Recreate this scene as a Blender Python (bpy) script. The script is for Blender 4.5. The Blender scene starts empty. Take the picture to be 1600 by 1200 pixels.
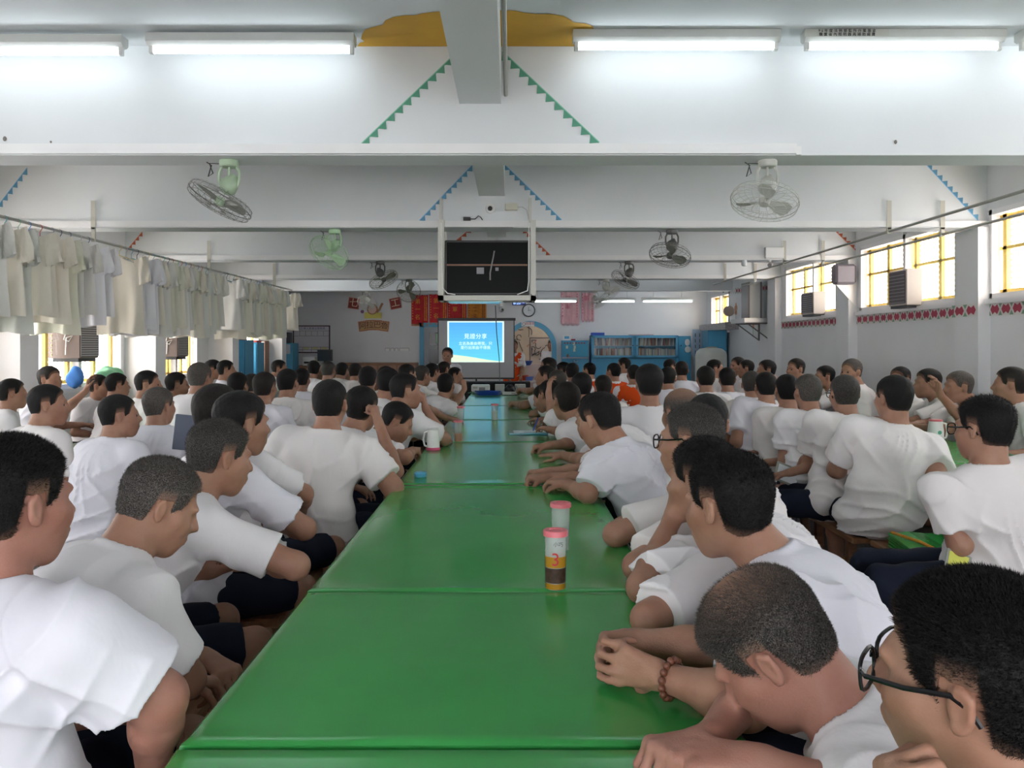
import bpy, math, random
import numpy as np
from math import pi, sin, cos, radians
from mathutils import Vector, Matrix, Euler

scene = bpy.context.scene
COL = scene.collection

# ---------------------------------------------------------------- camera
CAMZ = 1.45
FPX = 1280.0
cd = bpy.data.cameras.new('camera')
cam = bpy.data.objects.new('camera', cd)
COL.objects.link(cam)
cam.location = (0, 0, CAMZ)
cam.rotation_euler = (pi / 2, 0, 0)
cd.sensor_width = 36.0
cd.lens = 36.0 * FPX / 1600.0
cd.shift_x = (800 - 798) / 1600.0
cd.shift_y = (540 - 600) / 1600.0
cd.clip_start = 0.05
scene.camera = cam

# ---------------------------------------------------------------- light
scene.view_settings.view_transform = 'Standard'
scene.view_settings.look = 'None'
scene.view_settings.gamma = 1.0
scene.view_settings.use_curve_mapping = False
scene.view_settings.exposure = 0.35
w = bpy.data.worlds.new('sky')
scene.world = w
w.use_nodes = True
bg = w.node_tree.nodes['Background']
bg.inputs[0].default_value = (0.985, 0.97, 1.0, 1)
bg.inputs[1].default_value = 9.0
TUBE_W = 9.0          # watts of each real tube lamp's light
TUBE_EMIT = 3.3

def W(px, py, Y):
    """point seen at pixel px,py when it stands at distance Y"""
    return np.array(((px - 798.0) * Y / FPX, Y, CAMZ - (py - 540.0) * Y / FPX))

# ---------------------------------------------------------------- materials
MATS = {}
def mat(name, col, rough=0.6, metal=0.0, noise=0.0, nscale=8.0, bump=0.0, bscale=40.0, emit=None, estr=0.0, coat=0.0, alpha=None, trans=0.0, spec=None, sss=0.0, dark=None, stretch=None):
    if name in MATS: return MATS[name]
    m = bpy.data.materials.new(name); m.use_nodes = True
    nt = m.node_tree; b = nt.nodes['Principled BSDF']
    b.inputs['Base Color'].default_value = (*col, 1)
    b.inputs['Roughness'].default_value = rough
    b.inputs['Metallic'].default_value = metal
    if spec is not None: b.inputs['Specular IOR Level'].default_value = spec
    if coat: b.inputs['Coat Weight'].default_value = coat
    if sss:
        b.inputs['Subsurface Weight'].default_value = sss
        b.inputs['Subsurface Radius'].default_value = (0.012, 0.004, 0.002)
        b.inputs['Subsurface Scale'].default_value = 1.0
    if trans: b.inputs['Transmission Weight'].default_value = trans
    if alpha is not None: b.inputs['Alpha'].default_value = alpha
    if emit is not None:
        b.inputs['Emission Color'].default_value = (*emit, 1)
        b.inputs['Emission Strength'].default_value = estr
    tc = None
    def coords():
        nonlocal tc
        if tc is None:
            tc = nt.nodes.new('ShaderNodeTexCoord')
        if stretch:
            mp = nt.nodes.new('ShaderNodeMapping'); mp.inputs['Scale'].default_value = stretch
            nt.links.new(tc.outputs['Object'], mp.inputs[0]); return mp.outputs[0]
        return tc.outputs['Object']
    if noise:
        n = nt.nodes.new('ShaderNodeTexNoise'); n.inputs['Scale'].default_value = nscale; n.inputs['Detail'].default_value = 5
        nt.links.new(coords(), n.inputs['Vector'])
        mx = nt.nodes.new('ShaderNodeMix'); mx.data_type = 'RGBA'
        d = dark if dark else tuple(c * (1 - noise) for c in col)
        mx.inputs[6].default_value = (*d, 1); mx.inputs[7].default_value = (*col, 1)
        rp = nt.nodes.new('ShaderNodeMapRange'); rp.inputs[1].default_value = 0.35; rp.inputs[2].default_value = 0.62
        nt.links.new(n.outputs['Fac'], rp.inputs[0]); nt.links.new(rp.outputs[0], mx.inputs[0])
        nt.links.new(mx.outputs[2], b.inputs['Base Color'])
    if bump:
        n2 = nt.nodes.new('ShaderNodeTexNoise'); n2.inputs['Scale'].default_value = bscale; n2.inputs['Detail'].default_value = 4
        nt.links.new(coords(), n2.inputs['Vector'])
        bp = nt.nodes.new('ShaderNodeBump'); bp.inputs['Strength'].default_value = bump; bp.inputs['Distance'].default_value = 0.01
        nt.links.new(n2.outputs['Fac'], bp.inputs['Height']); nt.links.new(bp.outputs[0], b.inputs['Normal'])
    MATS[name] = m
    return m

wall_m = mat('painted wall', (0.74, 0.75, 0.76), 0.75, noise=0.05, nscale=1.3, bump=0.05, bscale=60)
beam_m = mat('painted beam', (0.72, 0.745, 0.75), 0.7, noise=0.05, nscale=1.1, bump=0.04, bscale=60)
ceil_m = mat('painted ceiling', (0.70, 0.73, 0.74), 0.8, noise=0.08, nscale=0.8)
trunk_m = mat('cable trunking', (0.80, 0.80, 0.79), 0.5, noise=0.05, nscale=3)
frame_white = mat('white window frame', (0.80, 0.79, 0.80), 0.45)
yellow_m = mat('yellow frame paint', (0.85, 0.58, 0.12), 0.5, noise=0.15, nscale=4)
lattice_m = mat('yellow mesh wire', (0.62, 0.42, 0.16), 0.6)
dark_m = mat('dark plastic', (0.02, 0.02, 0.022), 0.4)
grey_m = mat('grey plastic', (0.28, 0.28, 0.29), 0.5)
lgrey_m = mat('light grey plastic', (0.55, 0.55, 0.53), 0.5)
white_m = mat('white plastic', (0.82, 0.82, 0.80), 0.4)
steel_m = mat('brushed steel', (0.55, 0.55, 0.54), 0.35, metal=0.9)
rod_m = mat('old grey pipe', (0.42, 0.42, 0.38), 0.5, metal=0.3)
blue_m = mat('sky blue cabinet', (0.07, 0.36, 0.60), 0.45, noise=0.08, nscale=3)
blue_dark = mat('blue cabinet side', (0.05, 0.25, 0.40), 0.5)
wood_m = mat('worn brown wood', (0.25, 0.12, 0.06), 0.45, noise=0.4, nscale=6, bump=0.2, bscale=30, stretch=(1, 8, 8))
wood_top = mat('bench top wood', (0.34, 0.17, 0.08), 0.4, noise=0.35, nscale=5, bump=0.15, bscale=30, stretch=(8, 1, 8))
green_vinyl = None
skin_m = {}
red_m = mat('banner red', (0.62, 0.02, 0.03), 0.7, noise=0.2, nscale=10)
gold_m = mat('banner gold', (0.72, 0.38, 0.04), 0.6)
orange_m = mat('banner orange', (0.65, 0.24, 0.02), 0.7, noise=0.2, nscale=10)
pink_m = mat('pennant pink', (0.72, 0.42, 0.45), 0.8, noise=0.1, nscale=8)
maroon_m = mat('maroon', (0.30, 0.03, 0.04), 0.6)
black_cloth = mat('black cloth', (0.012, 0.012, 0.014), 0.9)

# ---------------------------------------------------------------- mesh helpers
class MB:
    def __init__(s): s.v = []; s.f = []; s.mi = []; s.cur = 0; s.smooth = []; s.sm = False
    def add(s, vs, fs):
        o = len(s.v); s.v.extend([tuple(float(c) for c in v) for v in vs])
        for f in fs: s.f.append(tuple(o + i for i in f)); s.mi.append(s.cur); s.smooth.append(s.sm)
    def box(s, lo, hi, rot=None, at=None):
        x0, y0, z0 = lo; x1, y1, z1 = hi
        vs = [(x0,y0,z0),(x1,y0,z0),(x1,y1,z0),(x0,y1,z0),(x0,y0,z1),(x1,y0,z1),(x1,y1,z1),(x0,y1,z1)]
        if rot is not None:
            R = Euler(rot).to_matrix(); a = Vector(at or (0,0,0)); vs = [tuple(R @ Vector(v) + a) for v in vs]
        s.add(vs, [(0,3,2,1),(4,5,6,7),(0,1,5,4),(1,2,6,5),(2,3,7,6),(3,0,4,7)])
        return s
    def bbox(s, lo, hi, b=0.01):
        """box with chamfered edges"""
        lo = np.array(lo, float); hi = np.array(hi, float)
        b = min(b, *( (hi - lo) * 0.45))
        vs = []; idx = {}
        for cx in (0,1):
            for cy in (0,1):
                for cz in (0,1):
                    for ax in range(3):
                        c = [cx, cy, cz]; p = []
                        for k in range(3):
                            e = (lo[k], hi[k])[c[k]]; inn = e + (b if c[k] == 0 else -b)
                            p.append(e if k == ax else inn)
                        idx[(cx,cy,cz,ax)] = len(vs); vs.append(p)
        fs = []
        for ax in range(3):
            o = [k for k in range(3) if k != ax]
            for sd in (0,1):
                q = []
                for (u, v) in ((0,0),(1,0),(1,1),(0,1)):
                    c = [0,0,0]; c[ax] = sd; c[o[0]] = u; c[o[1]] = v; q.append(idx[(*c, ax)])
                fs.append(q)
        for ax in range(3):       # edges along ax
            o = [k for k in range(3) if k != ax]
            for u in (0,1):
                for v in (0,1):
                    q = []
                    for (t, which) in ((0, o[0]), (1, o[0]), (1, o[1]), (0, o[1])):
                        c = [0,0,0]; c[ax] = t; c[o[0]] = u; c[o[1]] = v; q.append(idx[(*c, which)])
                    fs.append(q)
        for cx in (0,1):
            for cy in (0,1):
                for cz in (0,1): fs.append([idx[(cx,cy,cz,k)] for k in range(3)])
        c = (lo + hi) / 2; V = np.array(vs); out = []
        for f in fs:
            P = V[list(f)]; n = np.cross(P[1]-P[0], P[2]-P[0])
            out.append(tuple(f) if np.dot(n, P.mean(0) - c) > 0 else tuple(reversed(f)))
        s.add(vs, out); return s
    def cyl(s, p0, p1, r0, r1=None, n=12, cap=True):
        r1 = r0 if r1 is None else r1
        p0 = Vector(p0); p1 = Vector(p1); d = (p1 - p0).normalized()
        a = d.orthogonal().normalized(); b = d.cross(a)
        vs = []
        for p, r in ((p0, r0), (p1, r1)):
            for i in range(n):
                t = 2*pi*i/n; vs.append(p + a*(r*cos(t)) + b*(r*sin(t)))
        fs = [(i, (i+1)%n, n+(i+1)%n, n+i) for i in range(n)]
        if cap: fs += [tuple(range(n-1,-1,-1)), tuple(range(n, 2*n))]
        s.add(vs, fs); return s
    def tube(s, pts, r, n=6, closed=False):
        P = [Vector(p) for p in pts]; m = len(P); vs = []
        prev = None
        for i in range(m):
            if closed: d = (P[(i+1)%m] - P[i-1])
            else: d = P[min(i+1,m-1)] - P[max(i-1,0)]
            if d.length < 1e-9: d = Vector((0,0,1))
            d.normalize()
            if prev is None: a = d.orthogonal().normalized()
            else:
                a = prev - d*prev.dot(d)
                a = a.normalized() if a.length > 1e-6 else d.orthogonal().normalized()
            prev = a; b = d.cross(a)
            for k in range(n):
                t = 2*pi*k/n; vs.append(P[i] + a*(r*cos(t)) + b*(r*sin(t)))
        fs = []
        for i in range(m if closed else m-1):
            j = (i+1) % m
            for k in range(n): fs.append((i*n+k, i*n+(k+1)%n, j*n+(k+1)%n, j*n+k))
        if not closed: fs += [tuple(range(n-1,-1,-1)), tuple(range((m-1)*n, m*n))]
        s.add(vs, fs); return s
    def lathe(s, prof, c=(0,0,0), n=24, axis=None):
        vs = []; m = len(prof)
        for r, z in prof:
            for k in range(n):
                t = 2*pi*k/n; vs.append((c[0]+r*cos(t), c[1]+r*sin(t), c[2]+z))
        fs = []
        for i in range(m-1):
            for k in range(n): fs.append((i*n+k, i*n+(k+1)%n, (i+1)*n+(k+1)%n, (i+1)*n+k))
        fs += [tuple(range(n-1,-1,-1)), tuple(range((m-1)*n, m*n))]
        s.add(vs, fs); return s
    def prism(s, poly, f3, thick):
        """poly of 2d points, f3(u,v,t)->3d"""
        n = len(poly)
        vs = [f3(u, v, 0) for u, v in poly] + [f3(u, v, thick) for u, v in poly]
        s.add(vs, [tuple(range(n)), tuple(range(2*n-1, n-1, -1))] + [(i, n+i, n+(i+1)%n, (i+1)%n) for i in range(n)])
        return s
    def sph(s, c, r, n=10, m=7):
        if not hasattr(r, '__len__'): r = (r,r,r)
        vs = []; fs = []
        for i in range(1, m):
            a = pi*i/m
            for k in range(n):
                t = 2*pi*k/n; vs.append((c[0]+r[0]*sin(a)*cos(t), c[1]+r[1]*sin(a)*sin(t), c[2]+r[2]*cos(a)))
        top = len(vs); vs.append((c[0],c[1],c[2]+r[2])); bot = len(vs); vs.append((c[0],c[1],c[2]-r[2]))
        for i in range(m-2):
            for k in range(n): fs.append((i*n+k, (i+1)*n+k, (i+1)*n+(k+1)%n, i*n+(k+1)%n))
        for k in range(n): fs.append((top, k, (k+1)%n)); fs.append((bot, (m-2)*n+(k+1)%n, (m-2)*n+k))
        s.add(vs, fs); return s
    def build(s, name, mats, parent=None, smooth=False, loc=None):
        me = bpy.data.meshes.new(name)
        me.from_pydata(s.v, [], s.f)
        if not isinstance(mats, (list, tuple)): mats = [mats]
        for m in mats: me.materials.append(m)
        me.polygons.foreach_set('material_index', s.mi)
        me.polygons.foreach_set('use_smooth', [bool(smooth or x) for x in s.smooth])
        me.update()
        if smooth:
            try: me.set_sharp_from_angle(angle=radians(40))
            except Exception: pass
        o = bpy.data.objects.new(name, me); COL.objects.link(o)
        if parent is not None: o.parent = parent
        if loc is not None: o.location = loc
        return o

def empty(name, label, cat, loc=(0,0,0), rotz=0, group=None):
    o = bpy.data.objects.new(name, None); COL.objects.link(o)
    o.location = loc; o.rotation_euler = (0,0,rotz); o.empty_display_size = 0.1
    return tag(o, label, cat, group)
def tag(o, label=None, cat=None, group=None, kind=None):
    if label: o['label'] = label
    if cat: o['category'] = cat
    if group: o['group'] = group
    if kind: o['kind'] = kind
    return o
def struct(o, label=None):
    o['kind'] = 'structure'
    if label: o['label'] = label
    return o
def copy_tree(o, parent=None):
    c = o.copy(); COL.objects.link(c); c.parent = parent
    for ch in list(o.children): copy_tree(ch, c)
    return c
def text_mesh(txt, size, parent, name, m, loc, rot=(pi/2,0,0), align='CENTER', ext=0.001, spacing=1.0):
    cu = bpy.data.curves.new('t', 'FONT'); cu.body = txt; cu.size = size; cu.align_x = align; cu.align_y = 'CENTER'
    cu.extrude = ext; cu.space_character = spacing
    cu.resolution_u = 3
    ob = bpy.data.objects.new('t', cu); COL.objects.link(ob)
    dg = bpy.context.evaluated_depsgraph_get(); dg.update()
    me = bpy.data.meshes.new_from_object(ob.evaluated_get(dg))
    bpy.data.objects.remove(ob); bpy.data.curves.remove(cu)
    me.name = name; me.materials.clear(); me.materials.append(m)
    o = bpy.data.objects.new(name, me); COL.objects.link(o); o.parent = parent; o.location = loc; o.rotation_euler = rot
    return o
_t = ['twent','thirt','fort','fift']
ORD = ['first','second','third','fourth','fifth','sixth','seventh','eighth','ninth','tenth','eleventh','twelfth','thirteenth','fourteenth','fifteenth','sixteenth','seventeenth','eighteenth','nineteenth','twentieth']
for _i in range(4):
    ORD.append(_t[_i]+'ieth') if _i else None
    ORD += [_t[_i]+'y-'+_o for _o in ORD[:9]]
# ================================================================ ROOM
XL, XR, YB = -5.2, 4.65, 19.4
ZC, ZB = 3.26, 2.60
Y0 = -3.0
terr = mat('grey terrazzo floor', (0.20, 0.20, 0.19), 0.35, noise=0.55, nscale=55, dark=(0.07, 0.07, 0.068))
m_ = MB().box((XL-.2, Y0, -.1), (XR+.2, YB+3, 0)); struct(m_.build('floor', terr))
m_ = MB().box((XL-.2, Y0, ZC), (XR+.2, YB+3, ZC+.12)); struct(m_.build('ceiling', ceil_m))
BEAMS = [-1.2, 1.85, 4.95, 8.0, 11.05, 14.1, 17.15]
BW = .28
# cross beams, part of the ceiling structure
for i, by in enumerate(BEAMS):
    b = MB().box((XL, by, ZB), (XR, by+BW, ZC))
    struct(b.build('ceiling_beam', beam_m), 'white painted cross beam spanning the hall')
for i in range(len(BEAMS)-1):
    b = MB().box((-.31, BEAMS[i]+BW, 2.91), (-.058, BEAMS[i+1], ZC))
    struct(b.build('ceiling_beam', beam_m), 'narrow beam running lengthwise between two cross beams')
# trunking on the beams
for i, by in enumerate(BEAMS[2:6]):
    b = MB()
    x1 = 1.72 if i == 0 else XR
    b.box((XL, by-.028, ZB+.005), (x1, by, ZB+.065))
    if i == 0: b.box((1.72, by-.02, ZB+.0), (1.75, by, ZB+.05))
    if i == 1: b.box((-.72,by-.06,ZB-.0),(.02,by,ZB+.05))
    struct(b.build('trim_%d' % (i+1), trunk_m), 'white cable trunking along the foot of a beam')

# side walls with window openings
def wall_with_holes(name, x, thick, holes, ya, yb):
    """holes: (y0,y1,z0,z1)"""
    b = MB(); xs = (x, x+thick) if thick > 0 else (x+thick, x)
    holes = sorted(holes); y = ya
    for (h0, h1, z0, z1) in holes:
        if h0 > y: b.box((xs[0], y, 0), (xs[1], h0, ZC))
        b.box((xs[0], h0, 0), (xs[1], h1, z0)); b.box((xs[0], h0, z1), (xs[1], h1, ZC))
        y = h1
    b.box((xs[0], y, 0), (xs[1], yb, ZC))
    return struct(b.build(name, wall_m))
RW = [(2.0, 4.75, 1.90, 2.76), (5.2, 7.95, 1.90, 2.76), (8.42, 10.9, 1.90, 2.76), (11.3, 13.85, 1.90, 2.76), (17.4, 19.0, 1.78, 2.6)]
LW = [(2.4, 4.7, .95, 2.35), (5.5, 7.7, .95, 2.35), (8.8, 10.95, .95, 2.35), (11.85, 13.6, .95, 2.35), (14.9, 16.9, .95, 2.35)]
wall_with_holes('wall_right', XR, .22, RW, Y0, YB)
wall_with_holes('wall_left', XL, -.22, LW, Y0, YB)
b = MB()      # unseen rear wall, added to cut light from behind; wide openings let some through
for (xa, xc, za, zc_) in ((XL,XR,0,.9),(XL,XR,2.5,ZC),(XL,-4.2,.9,2.5),(-2.4,-1.0,.9,2.5),(1.0,2.2,.9,2.5),(4.0,XR,.9,2.5)): b.box((xa, Y0-.2, za), (xc, Y0, zc_))
struct(b.build('wall_rear_added', wall_m))
# pillars on walls under beams
for by in BEAMS[3:6]:
    b = MB().box((XR-.12, by-.06, 0), (XR, by+.36, ZB)); struct(b.build('wall_right_pillar', wall_m))
for by in BEAMS[2:7]:
    b = MB().box((XL, by-.02, 0), (XL+.42, by+.30, ZB)); struct(b.build('wall_left_pillar', wall_m))

def window(idx, x, side, y0, y1, z0, z1, seed):
    """side +1: right wall (outside is +x)"""
    e = empty('window_%d' % idx, None, None, (x, (y0+y1)/2, z0)); e['kind'] = 'structure'
    L = (y1-y0)/2; H = z1-z0
    def bx(b, xa, xb, ya, yb, za, zb):
        xa, xb = sorted((xa*side, xb*side)); b.box((xa, ya, za), (xb, yb, zb))
    f = MB()
    for (a, c) in ((-L, -L+.05), (L-.05, L), (-.03, .03)): bx(f, -.01, .07, a, c, 0, H)
    bx(f, -.01, .07, -L, L, 0, .05); bx(f, -.01, .07, -L, L, H-.05, H)
    f.build('window_frame', frame_white, e)
    s = MB(); bx(s, -.06, .0, -L-.03, L+.03, -.05, 0); s.build('window_sill', frame_white, e)
    y = MB()
    for c in (-L+.09, -L*.5, -.07, .07, L*.5, L-.09): bx(y, .09, .13, c-.03, c+.03, .04, H-.04)
    bx(y, .09, .13, -L, L, .05, .09); bx(y, .09, .13, -L, L, H-.10, H-.05); bx(y, .09, .13, -L, L, H*.55, H*.55+.03)
    y.build('security_frame', yellow_m, e)
    g = MB(); random.seed(seed)
    st = .105; sz = .055; nz = int(H/sz)
    ny = int(2*L/st)+1
    for k in range(ny+1):
        for ph in (0, 1):
            pts = []
            for j in range(nz+1):
                yy = -L + k*st + (st*.46 if (j+ph) % 2 else -st*.02)*(1 if ph == 0 else 1) 
                yy = -L + k*st + ((j + ph) % 2)*st*.5 - ph*0
                pts.append((side*.15, min(max(yy, -L), L), j*H/nz))
            g.tube(pts, .005, 4)
    g.build('wire_mesh', lattice_m, e)
    gl = MB(); bx(gl, .03, .034, -L+.05, -.03, .05, H-.05); gl.build('pane', glass_m, e)
    return e
glass_m = bpy.data.materials.new('window glass'); glass_m.use_nodes = True
_nt = glass_m.node_tree; _nt.nodes.remove(_nt.nodes['Principled BSDF'])
_t = _nt.nodes.new('ShaderNodeBsdfTransparent'); _t.inputs[0].default_value = (.93,.95,.95,1)
_g = _nt.nodes.new('ShaderNodeBsdfGlossy'); _g.inputs['Roughness'].default_value = .05
_mx = _nt.nodes.new('ShaderNodeMixShader'); _mx.inputs[0].default_value = .06
_nt.links.new(_t.outputs[0], _mx.inputs[1]); _nt.links.new(_g.outputs[0], _mx.inputs[2]); _nt.links.new(_mx.outputs[0], _nt.nodes['Material Output'].inputs[0])
k = 1
for h in RW: window(k, XR, 1, h[0], h[1], h[2], h[3], k); k += 1
for h in LW: window(k, XL, -1, h[0], h[1], h[2], h[3], k); k += 1

# back wall with arch opening and door
def px_at(px, Y): return (px-798)*Y/FPX
def z_at(py, Y): return CAMZ-(py-540)*Y/FPX
AX0, AX1 = px_at(794, YB), px_at(862, YB)      # clear opening of the arch
ACX = (AX0+AX1)/2; AR = (AX1-AX0)/2
AZ = z_at(509, YB) - AR                         # spring line
DX0, DX1 = px_at(661, YB), px_at(722, YB); DZ = z_at(511, YB)
b = MB()
T = .2
b.box((XL-.2, YB, 0), (DX0, YB+T, ZC)); b.box((DX0, YB, DZ), (DX1, YB+T, ZC)); b.box((DX1, YB, 0), (AX0, YB+T, ZC))
b.box((AX1, YB, 0), (XR+.2, YB+T, ZC))
n = 16
for i in range(n):
    a0 = pi - pi*i/n; a1 = pi - pi*(i+1)/n
    xa, za = ACX+AR*cos(a0), AZ+AR*sin(a0); xb, zb = ACX+AR*cos(a1), AZ+AR*sin(a1)
    b.add([(xa,YB,za),(xb,YB,zb),(xb,YB,ZC),(xa,YB,ZC),(xa,YB+T,za),(xb,YB+T,zb),(xb,YB+T,ZC),(xa,YB+T,ZC)],
          [(0,1,2,3),(7,6,5,4),(0,4,5,1)])
struct(b.build('wall_back', wall_m))
# beyond the arch: kitchen wall
b = MB().box((-.6, YB+2.0, 0), (2.2, YB+2.1, ZC)); struct(b.build('wall_kitchen', mat('cream plaster', (0.62, 0.50, 0.36), 0.8, noise=.15, nscale=3)))
b = MB(); b.box((-.7, YB+.2, 0), (-.6, YB+2.1, ZC)); b.box((2.2, YB+.2, 0), (2.3, YB+1.2, ZC)); b.box((2.2, YB+1.2, 0), (2.3, YB+2.1, 1.0)); b.box((2.2, YB+1.2, 2.2), (2.3, YB+2.1, ZC)); struct(b.build('wall_kitchen_side_added', wall_m))  # unseen side walls, added to keep sky light out of the kitchen
# arch trim
b = MB(); ri, ro = AR, AR+.115
pts_i = [(ACX-ri, 0)] + [(ACX+ri*cos(pi-pi*i/24), AZ+ri*sin(pi-pi*i/24)) for i in range(25)] + [(ACX+ri, 0)]
pts_o = [(ACX-ro, 0)] + [(ACX+ro*cos(pi-pi*i/24), AZ+ro*sin(pi-pi*i/24)) for i in range(25)] + [(ACX+ro, 0)]
for i in range(len(pts_i)-1):
    a, c, d, e_ = pts_i[i], pts_i[i+1], pts_o[i+1], pts_o[i]
    vs = [(q[0], YB-.03, q[1]) for q in (a,c,d,e_)] + [(q[0], YB, q[1]) for q in (a,c,d,e_)]
    b.add(vs, [(0,3,2,1),(2,3,7,6),(0,1,5,4)])
arch_blue = mat('arch blue paint', (0.13, 0.42, 0.62), 0.5)
struct(b.build('trim_5', arch_blue), 'blue painted border around the arched doorway')
# door
e = empty('door_1', None, None, ((DX0+DX1)/2, YB, 0)); e['kind'] = 'structure'
hw = (DX1-DX0)/2
f = MB(); f.box((-hw-.08,-.04,0),(-hw+.02,.1,DZ+.1)); f.box((hw-.02,-.04,0),(hw+.08,.1,DZ+.1)); f.box((-hw-.08,-.04,DZ),(hw+.08,.1,DZ+.1))
f.build('door_frame', arch_blue, e)
f = MB(); f.box((-hw+.02,.03,0),(hw-.02,.07,DZ)); lf = f.build('door_leaf', mat('grey door', (.42,.45,.47), .5), e)
f = MB(); f.box((-hw+.15,.015,1.46),(hw-.12,.032,DZ-.13)); f.box((-hw+.15,.015,.9),(hw-.12,.032,1.36)); f.build('door_glass', mat('dark door glass', (.05,.055,.06), .2), lf)
f = MB(); f.box((-hw+.3,.005,1.5),(-hw+.52,.016,1.74)); f.build('notice', mat('green notice', (.35,.55,.35), .6), lf)

# right wall: decorative border strip
def border(name, pts3, up, n, label):
    """strip from p0 to p1 (3d) with height vector up; red notched hexagons, green triangles"""
    p0, p1 = Vector(pts3[0]), Vector(pts3[1]); u = (p1-p0)/n; up = Vector(up)
    nrm = u.cross(up).normalized()
    if nrm.x > 0 and abs(nrm.x) > .5: nrm = -nrm
    if abs(nrm.y) > .5 and nrm.y > 0: nrm = -nrm
    b = MB()
    def quad(poly, off):
        b.add([p + nrm*off for p in poly], [tuple(range(len(poly)))])
    b.cur = 0; quad([p0, p1, p1+up, p0+up], .002)
    for i in range(n):
        o = p0+u*i
        def P(a, c): return o+u*a+up*c
        b.cur = 1
        quad([P(.10,.5),P(.28,.12),P(.5,.30),P(.72,.12),P(.90,.5),P(.72,.88),P(.5,.70),P(.28,.88)], .006)
        b.cur = 2
        quad([P(.82,.97),P(1.18,.97),P(1.0,.62)], .006); quad([P(.82,.03),P(1.0,.38),P(1.18,.03)], .006)
    return struct(b.build(name, [mat('border white', (.72,.70,.68), .6), mat('border red', (.42,.05,.09), .6), mat('border green', (.20,.36,.24), .6)]), label)
border('trim_6', ((XR-.004, 2.0, 1.735), (XR-.004, 7.94, 1.735)), (0,0,.125), 34, 'red and green painted border under the near right windows')
border('trim_7', ((XR-.004, 8.36, 1.735), (XR-.004, 10.99, 1.735)), (0,0,.125), 15, 'red and green painted border under the middle right window')
border('trim_8', ((XR-.004, 11.41, 1.735), (XR-.004, 14.04, 1.735)), (0,0,.125), 15, 'red and green painted border under the far right window')
border('trim_9', ((XR-.124, 7.94, 1.735), (XR-.124, 8.36, 1.735)), (0,0,.125), 2, 'painted border across the nearer wall pillar')
# zigzag painted bunting on beams
def zigzag(name, by, segs, col, label):
    b = MB()
    for (xa, ya, xb, yb, flip) in segs:
        p0 = W(xa, ya, by); p1 = W(xb, yb, by)
        p0 = np.array([p0[0], p0[2]]); p1 = np.array([p1[0], p1[2]])
        d = p1-p0; L = np.linalg.norm(d); n = max(3, int(L/.068))
        y = by-.003
        t = d/L; nn = np.array([t[1], -t[0]])
        if nn[1] > 0: nn = -nn
        if flip: nn = -nn
        wdt = .012
        q = [p0, p1, p1+nn*wdt, p0+nn*wdt]
        fs = (0,1,2,3)
        b.cur = 0; b.add([(a[0], y, a[1]) for a in q], [fs])
        b.cur = 1
        for i in range(n):
            a = p0+d*i/n; c = p0+d*(i+1)/n
            lo_, hi_ = (a, c) if a[1] < c[1] else (c, a)
            # right-angled step triangle: corner below the higher end / inside
            k = np.array([hi_[0], lo_[1]]) if not flip else np.array([lo_[0], hi_[1]])
            md = (a+c)/2; k = md+(k-md)*1.35
            b.add([(s_[0], y-.001, s_[1]) for s_ in (a+nn*wdt*.5, c+nn*wdt*.5, k)], [(0,1,2)])
    light = tuple(min(1, c*1.5+.08) for c in col)
    return struct(b.build(name, [mat(name+' light', light, .7), mat(name+' paint', col, .7)]), label)
zigzag('trim_10', BEAMS[2], [(706,88,563,225,False),(786,80,937,222,False)], (.09,.30,.20), 'green painted triangle bunting on the first beam')
zigzag('trim_11', BEAMS[3], [(737,258,655,344,False),(789,257,878,343,False),(42,262,-4,322,False),(1447,258,1527,345,True)], (.12,.32,.50), 'blue painted triangle bunting on the second beam')
zigzag('trim_12', BEAMS[4], [(735,357,713,375,False),(818,358,860,398,False),(222,362,200,388,False),(1303,360,1340,395,True)], (.50,.12,.06), 'red painted triangle bunting on the third beam')
# yellow cloud painted on the ceiling in front of beam 1
b = MB(); pl = []
dz = ZC-CAMZ
def cpt(px, py):
    Y = dz*FPX/(540-py); return ((px-798)*Y/FPX, Y)
left = [(558,72),(562,66),(569,64),(564,60),(566,52),(570,46),(580,42),(598,38),(602,31),(614,26),(632,23),(648,23),(660,20),(675,18),(686,17),(700,15)]
right = [(790,15),(806,16),(820,19),(840,21),(860,21),(880,24),(892,30),(896,34),(915,36),(926,40),(928,46),(920,50),(930,58),(932,72)]
poly = [cpt(*q) for q in left+right]
poly = [(x, min(y, BEAMS[2])) for x, y in poly]
poly[0] = (poly[0][0], BEAMS[2]-.002); poly[-1] = (poly[-1][0], BEAMS[2]-.002)
cx = -.18
b.add([(x, y, ZC-.003) for x, y in poly] + [(cx, BEAMS[2]-.002, ZC-.003)], [(i, i+1, len(poly)) for i in range(len(poly)-1)])
struct(b.build('trim_13', mat('ochre paint', (.66,.36,.03), .7, noise=.12, nscale=3)), 'ochre cloud painted on the ceiling')
# small marks on the beam
b = MB(); 
for (px, py, s) in ((8,217,.012),(80,222,.006),(1399,222,.010)):
    p = W(px, py, BEAMS[2]); b.sph((p[0], p[1]-.004, p[2]), (s, .006, s*1.3), 8, 5)
struct(b.build('trim_14', mat('plaster chip', (.2,.18,.16), .9)), 'small chips in the beam plaster')
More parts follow.
